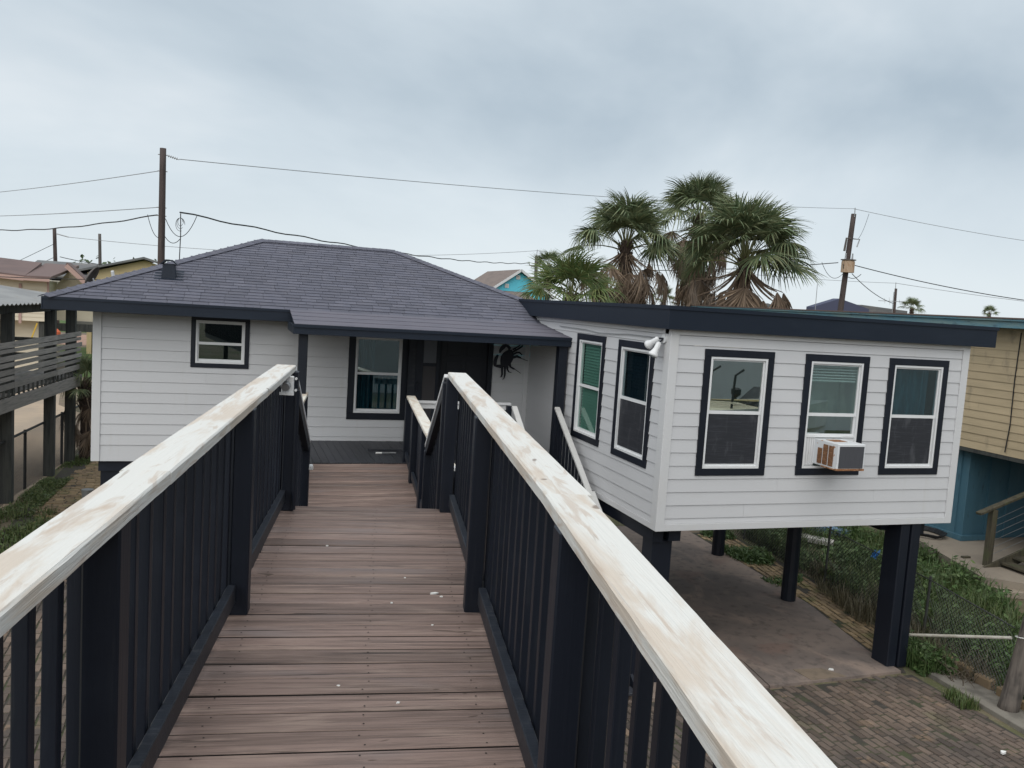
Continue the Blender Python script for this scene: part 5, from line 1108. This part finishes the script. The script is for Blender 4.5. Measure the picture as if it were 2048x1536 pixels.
MB().hexa([(20.5, 69.6, 5.88), (23.64, 69.6, 8.06), (23.64, 80, 8.06), (20.5, 80, 5.88), (20.5, 69.6, 6.02), (23.64, 69.6, 8.2), (23.64, 80, 8.2), (20.5, 80, 6.02)]).build('roof', 'brownroof', th_)
MB().hexa([(23.64, 69.6, 8.06), (27.0, 69.6, 5.78), (27.0, 80, 5.78), (23.64, 80, 8.06), (23.64, 69.6, 8.2), (27.0, 69.6, 5.92), (27.0, 80, 5.92), (23.64, 80, 8.2)]).build('roof', 'brownroof', th_)
for a, b in (((20.5, 5.94), (23.64, 8.12)), ((23.64, 8.12), (27.0, 5.84))): MB().beam((a[0], 69.55, a[1]), (b[0], 69.55, b[1]), .06, .2).build('trim_board', 'trimwhite', th_)
for xx, zz in ((22.5, 6.7), (25.0, 6.75), (23.5, 7.5)):
    wn = MB().box(xx-.18, xx+.18, 69.93, 69.99, zz-.18, zz+.18).build('window', 'trimwhite', th_); MB().box(xx-.11, xx+.11, 69.9, 69.93, zz-.11, zz+.11).build('pane', 'hdpe', wn)
MB().hexa([(19.5, 66.5, 5.2), (24.6, 66.5, 5.2), (24.2, 69.9, 6.15), (19.5, 69.9, 6.15), (19.5, 66.5, 5.3), (24.6, 66.5, 5.3), (24.2, 69.9, 6.25), (19.5, 69.9, 6.25)]).build('porch_roof', 'brownroof', th_)
for xx in (24.7, 26.4): MB().box(xx, xx+.15, 69.5, 69.65, 3.5, 5.9).build('porch_post', 'trimwhite', th_)
bh = thing('dark_gable_house', 'dark blue gable roof peeking over the blue fascia', 'house', (66, 82, 0))
MB().prism([(62.4, 7.0), (65.96, 8.15), (70.2, 7.2), (70.2, 6.4), (62.4, 6.4)], 80, 81.2).build('roof', 'blueroof', bh)
MB().box(62.8, 69.8, 80.2, 81.1, 0, 6.5).build('wall', 'cream', bh)
wh = thing('pale_far_house', 'low pale far house beyond the thin far pole', 'house', (80, 95, 0))
MB().prism([(80.5, 7.6), (82, 8.1), (90, 7.7), (90, 6.5), (80.5, 6.5)], 95, 96).build('roof', 'greyroof', wh); MB().box(81, 89.5, 95.2, 95.9, 0, 6.6).build('wall', 'cream', wh)
an = thing('roof_antenna', 'thin television antenna above the dark gable house', 'antenna', (72.5, 80, 0))
MB().tube([(73.6, 80, 5), (73.5, 80, 9.4)], .04, 6).build('mast', 'metal', an)
MB().tube([(71.4, 80, 8.25), (75.0, 80, 8.35)], .03, 6).build('boom', 'metal', an)
for xx, hh in ((72.2, .3), (72.9, .4), (74.4, .25)): MB().tube([(xx, 79.8, 8.3-hh), (xx+.2, 80.2, 8.3+hh)], .025, 5).build('element', 'metal', an)
tag(MB().tube([(58.8, 75, 5), (58.75, 75, 9.3)], .035, 6).build('antenna_mast', 'metal'), 'bare thin mast left of the dark gable roof', 'mast')
gz = thing('grey_far_shed', 'grey stilted shed on the lawn beyond the neighbour deck', 'shed', (-8, 58, 0))
MB().box(-9.4, -6.6, 56, 58, 2.1, 3.3).build('wall', 'woodgrey', gz); MB().box(-9.6, -6.4, 55.8, 58.2, 3.3, 3.42).build('roof', 'greyroof', gz)
for xx in (-9.2, -8.0, -6.8): MB().box(xx, xx+.18, 56.1, 56.3, 0, 2.1).build('stilt', 'wooddark', gz)
tag(MB().tube([(-8.6, 47.2, 1.7), (-8.6, 47.2, 1.95), (-8.6, 47.2, 2.3), (-8.6, 47.2, 2.45)], [.3, .36, .36, .22], 12).build('orange_drum', 'orange'), 'orange drum under the pink roofed house', 'drum')
tag(MB().beam((-9.6, 47.0, 1.6), (-9.25, 47.0, 2.7), .07, .06).build('yellow_slide', 'yellowplastic'), 'yellow plastic bar leaning under the pink roofed house', 'bar')
rt = thing('grey_gable_house', 'grey roofed house far behind the palm trunks', 'house', (44, 70, 0))
MB().prism([(42.5, 5.3), (46.5, 6.7), (51.5, 5.4)], 66, 76).build('roof', 'greyroof', rt); MB().box(43, 51, 66.5, 76, 0, 5.5).build('wall', 'cream', rt)
# far tree line
def bushes(label, x0, x1, y, z0, z1, n, seed):
    rs = random.Random(seed); mb = MB()
    for k in range(n):
        c = Vector((rs.uniform(x0, x1), y+rs.uniform(-2, 2), z0+(z1-z0)*rs.random()**1.4*(.55+.45*math.sin(rs.uniform(x0, x1)*.7)))); s = rs.uniform(.12, .35)
        d1 = Vector((rs.uniform(-1, 1), rs.uniform(-1, 1), rs.uniform(-1, 1))).normalized()*s; d2 = d1.orthogonal().normalized()*s*.6
        mb.add([c-d1, c+d2, c+d1, c-d2], [(0, 1, 2, 3)])
    kind(mb.build('treeline', 'fartree', raw=True), 'stuff', label)
bushes('far dark foliage behind the yellow gable', -14, 4, 84, 4.5, 7.2, 1800, 1)
bushes('far dark foliage along the horizon', 4, 120, 125, 0, 7.0, 5000, 2)
bushes('far dark foliage along the left horizon', -60, 4, 125, 0, 6.5, 3000, 3)
# ------------------------------------------------------------------ behind the viewer (seen in the window glass)
kh = thing('unseen_house', 'pale house added behind the viewer for the wing windows to mirror', 'house', (20, -16, 0))  # added house out of view; its pale wall brightens the window reflections
MB().box(4, 34, -22, -14, 0, 8.2).build('wall', 'trimwhite', kh)
MB().prism([(3, 8.2), (19, 10.5), (35, 8.2)], -22.5, -13.4).build('roof', 'greyroof', kh)
for xx in (8, 13, 18, 24, 29):
    wn = MB().box(xx, xx+1.2, -14, -13.95, 4.4, 6.2).build('window', 'trimwhite', kh); MB().box(xx+.1, xx+1.1, -13.95, -13.93, 4.5, 6.1).build('pane', 'screen', wn)

bt = thing('motor_boat', 'white motor boat on a lift behind the viewer, mirrored in the wing windows', 'boat', (16.3, -4.5, 1))
hull = MB(); st_ = []
for i in range(9):
    t = i/8; x = 13.2+6.4*t; w = 1.15*(1-max(0, (t-.45)/.55)**2.2)+.03; zk = 1.1+.35*max(0, t-.6)**1.5; zt = 2.15+.35*t
    hull.v += [(x, -4.5-w, zt), (x, -4.5-w*.85, zk+.45), (x, -4.5, zk), (x, -4.5+w*.85, zk+.45), (x, -4.5+w, zt)]
hull.f += [(i*5+k, i*5+k+1, (i+1)*5+k+1, (i+1)*5+k) for i in range(8) for k in range(4)]+[(4, 3, 2, 1, 0)]
hull.build('hull', 'trimwhite', bt)
MB().hexa([(13.3, -5.5, 2.1), (17.2, -5.5, 2.1), (17.2, -3.5, 2.1), (13.3, -3.5, 2.1), (13.3, -5.5, 2.16), (17.2, -5.5, 2.3), (17.2, -3.5, 2.3), (13.3, -3.5, 2.16)]).build('deck', 'cream', bt)
MB().hexa([(16.4, -5.2, 2.3), (17.4, -5.2, 2.3), (17.4, -3.8, 2.3), (16.4, -3.8, 2.3), (16.9, -5.0, 2.85), (17.1, -5.0, 2.85), (17.1, -4.0, 2.85), (16.9, -4.0, 2.85)]).build('windscreen', 'screen', bt)
for yy in (-5.2, -3.8): MB().tube([(15.3, yy, 2.2), (15.35, yy, 3.3), (15.6, yy*.98, 3.5)], .04, 6).build('grab_pole', 'chaindark', bt)
MB().tube([(15.9, -4.55, 2.3), (15.9, -4.55, 2.5), (15.92, -4.55, 2.62), (15.92, -4.55, 2.78), (15.92, -4.55, 2.83)], [.05, .05, .16, .17, .1], 12).build('seat', 'chaindark', bt)
for k in range(5): MB().beam((13.6+k*.7, -5.3, 2.32), (15.4+k*.5, -3.7, 2.42+.05*k), .12, .05).build('loose_plank', ('cream', 'woodmoss', 'yellow', 'hdpe', 'wooddark')[k], bt)
for xx in (12.6, 19.4):
    pl = thing('lift_pile', 'timber pile at the %s end of the boat lift behind the viewer' % ('bow' if xx > 15 else 'stern'), 'post', (xx, -6.2, 0)); MB().tube([(xx, -6.2, 0), (xx, -6.2, 4.6)], .15, 10).build('pile_shaft', 'postwood', pl)
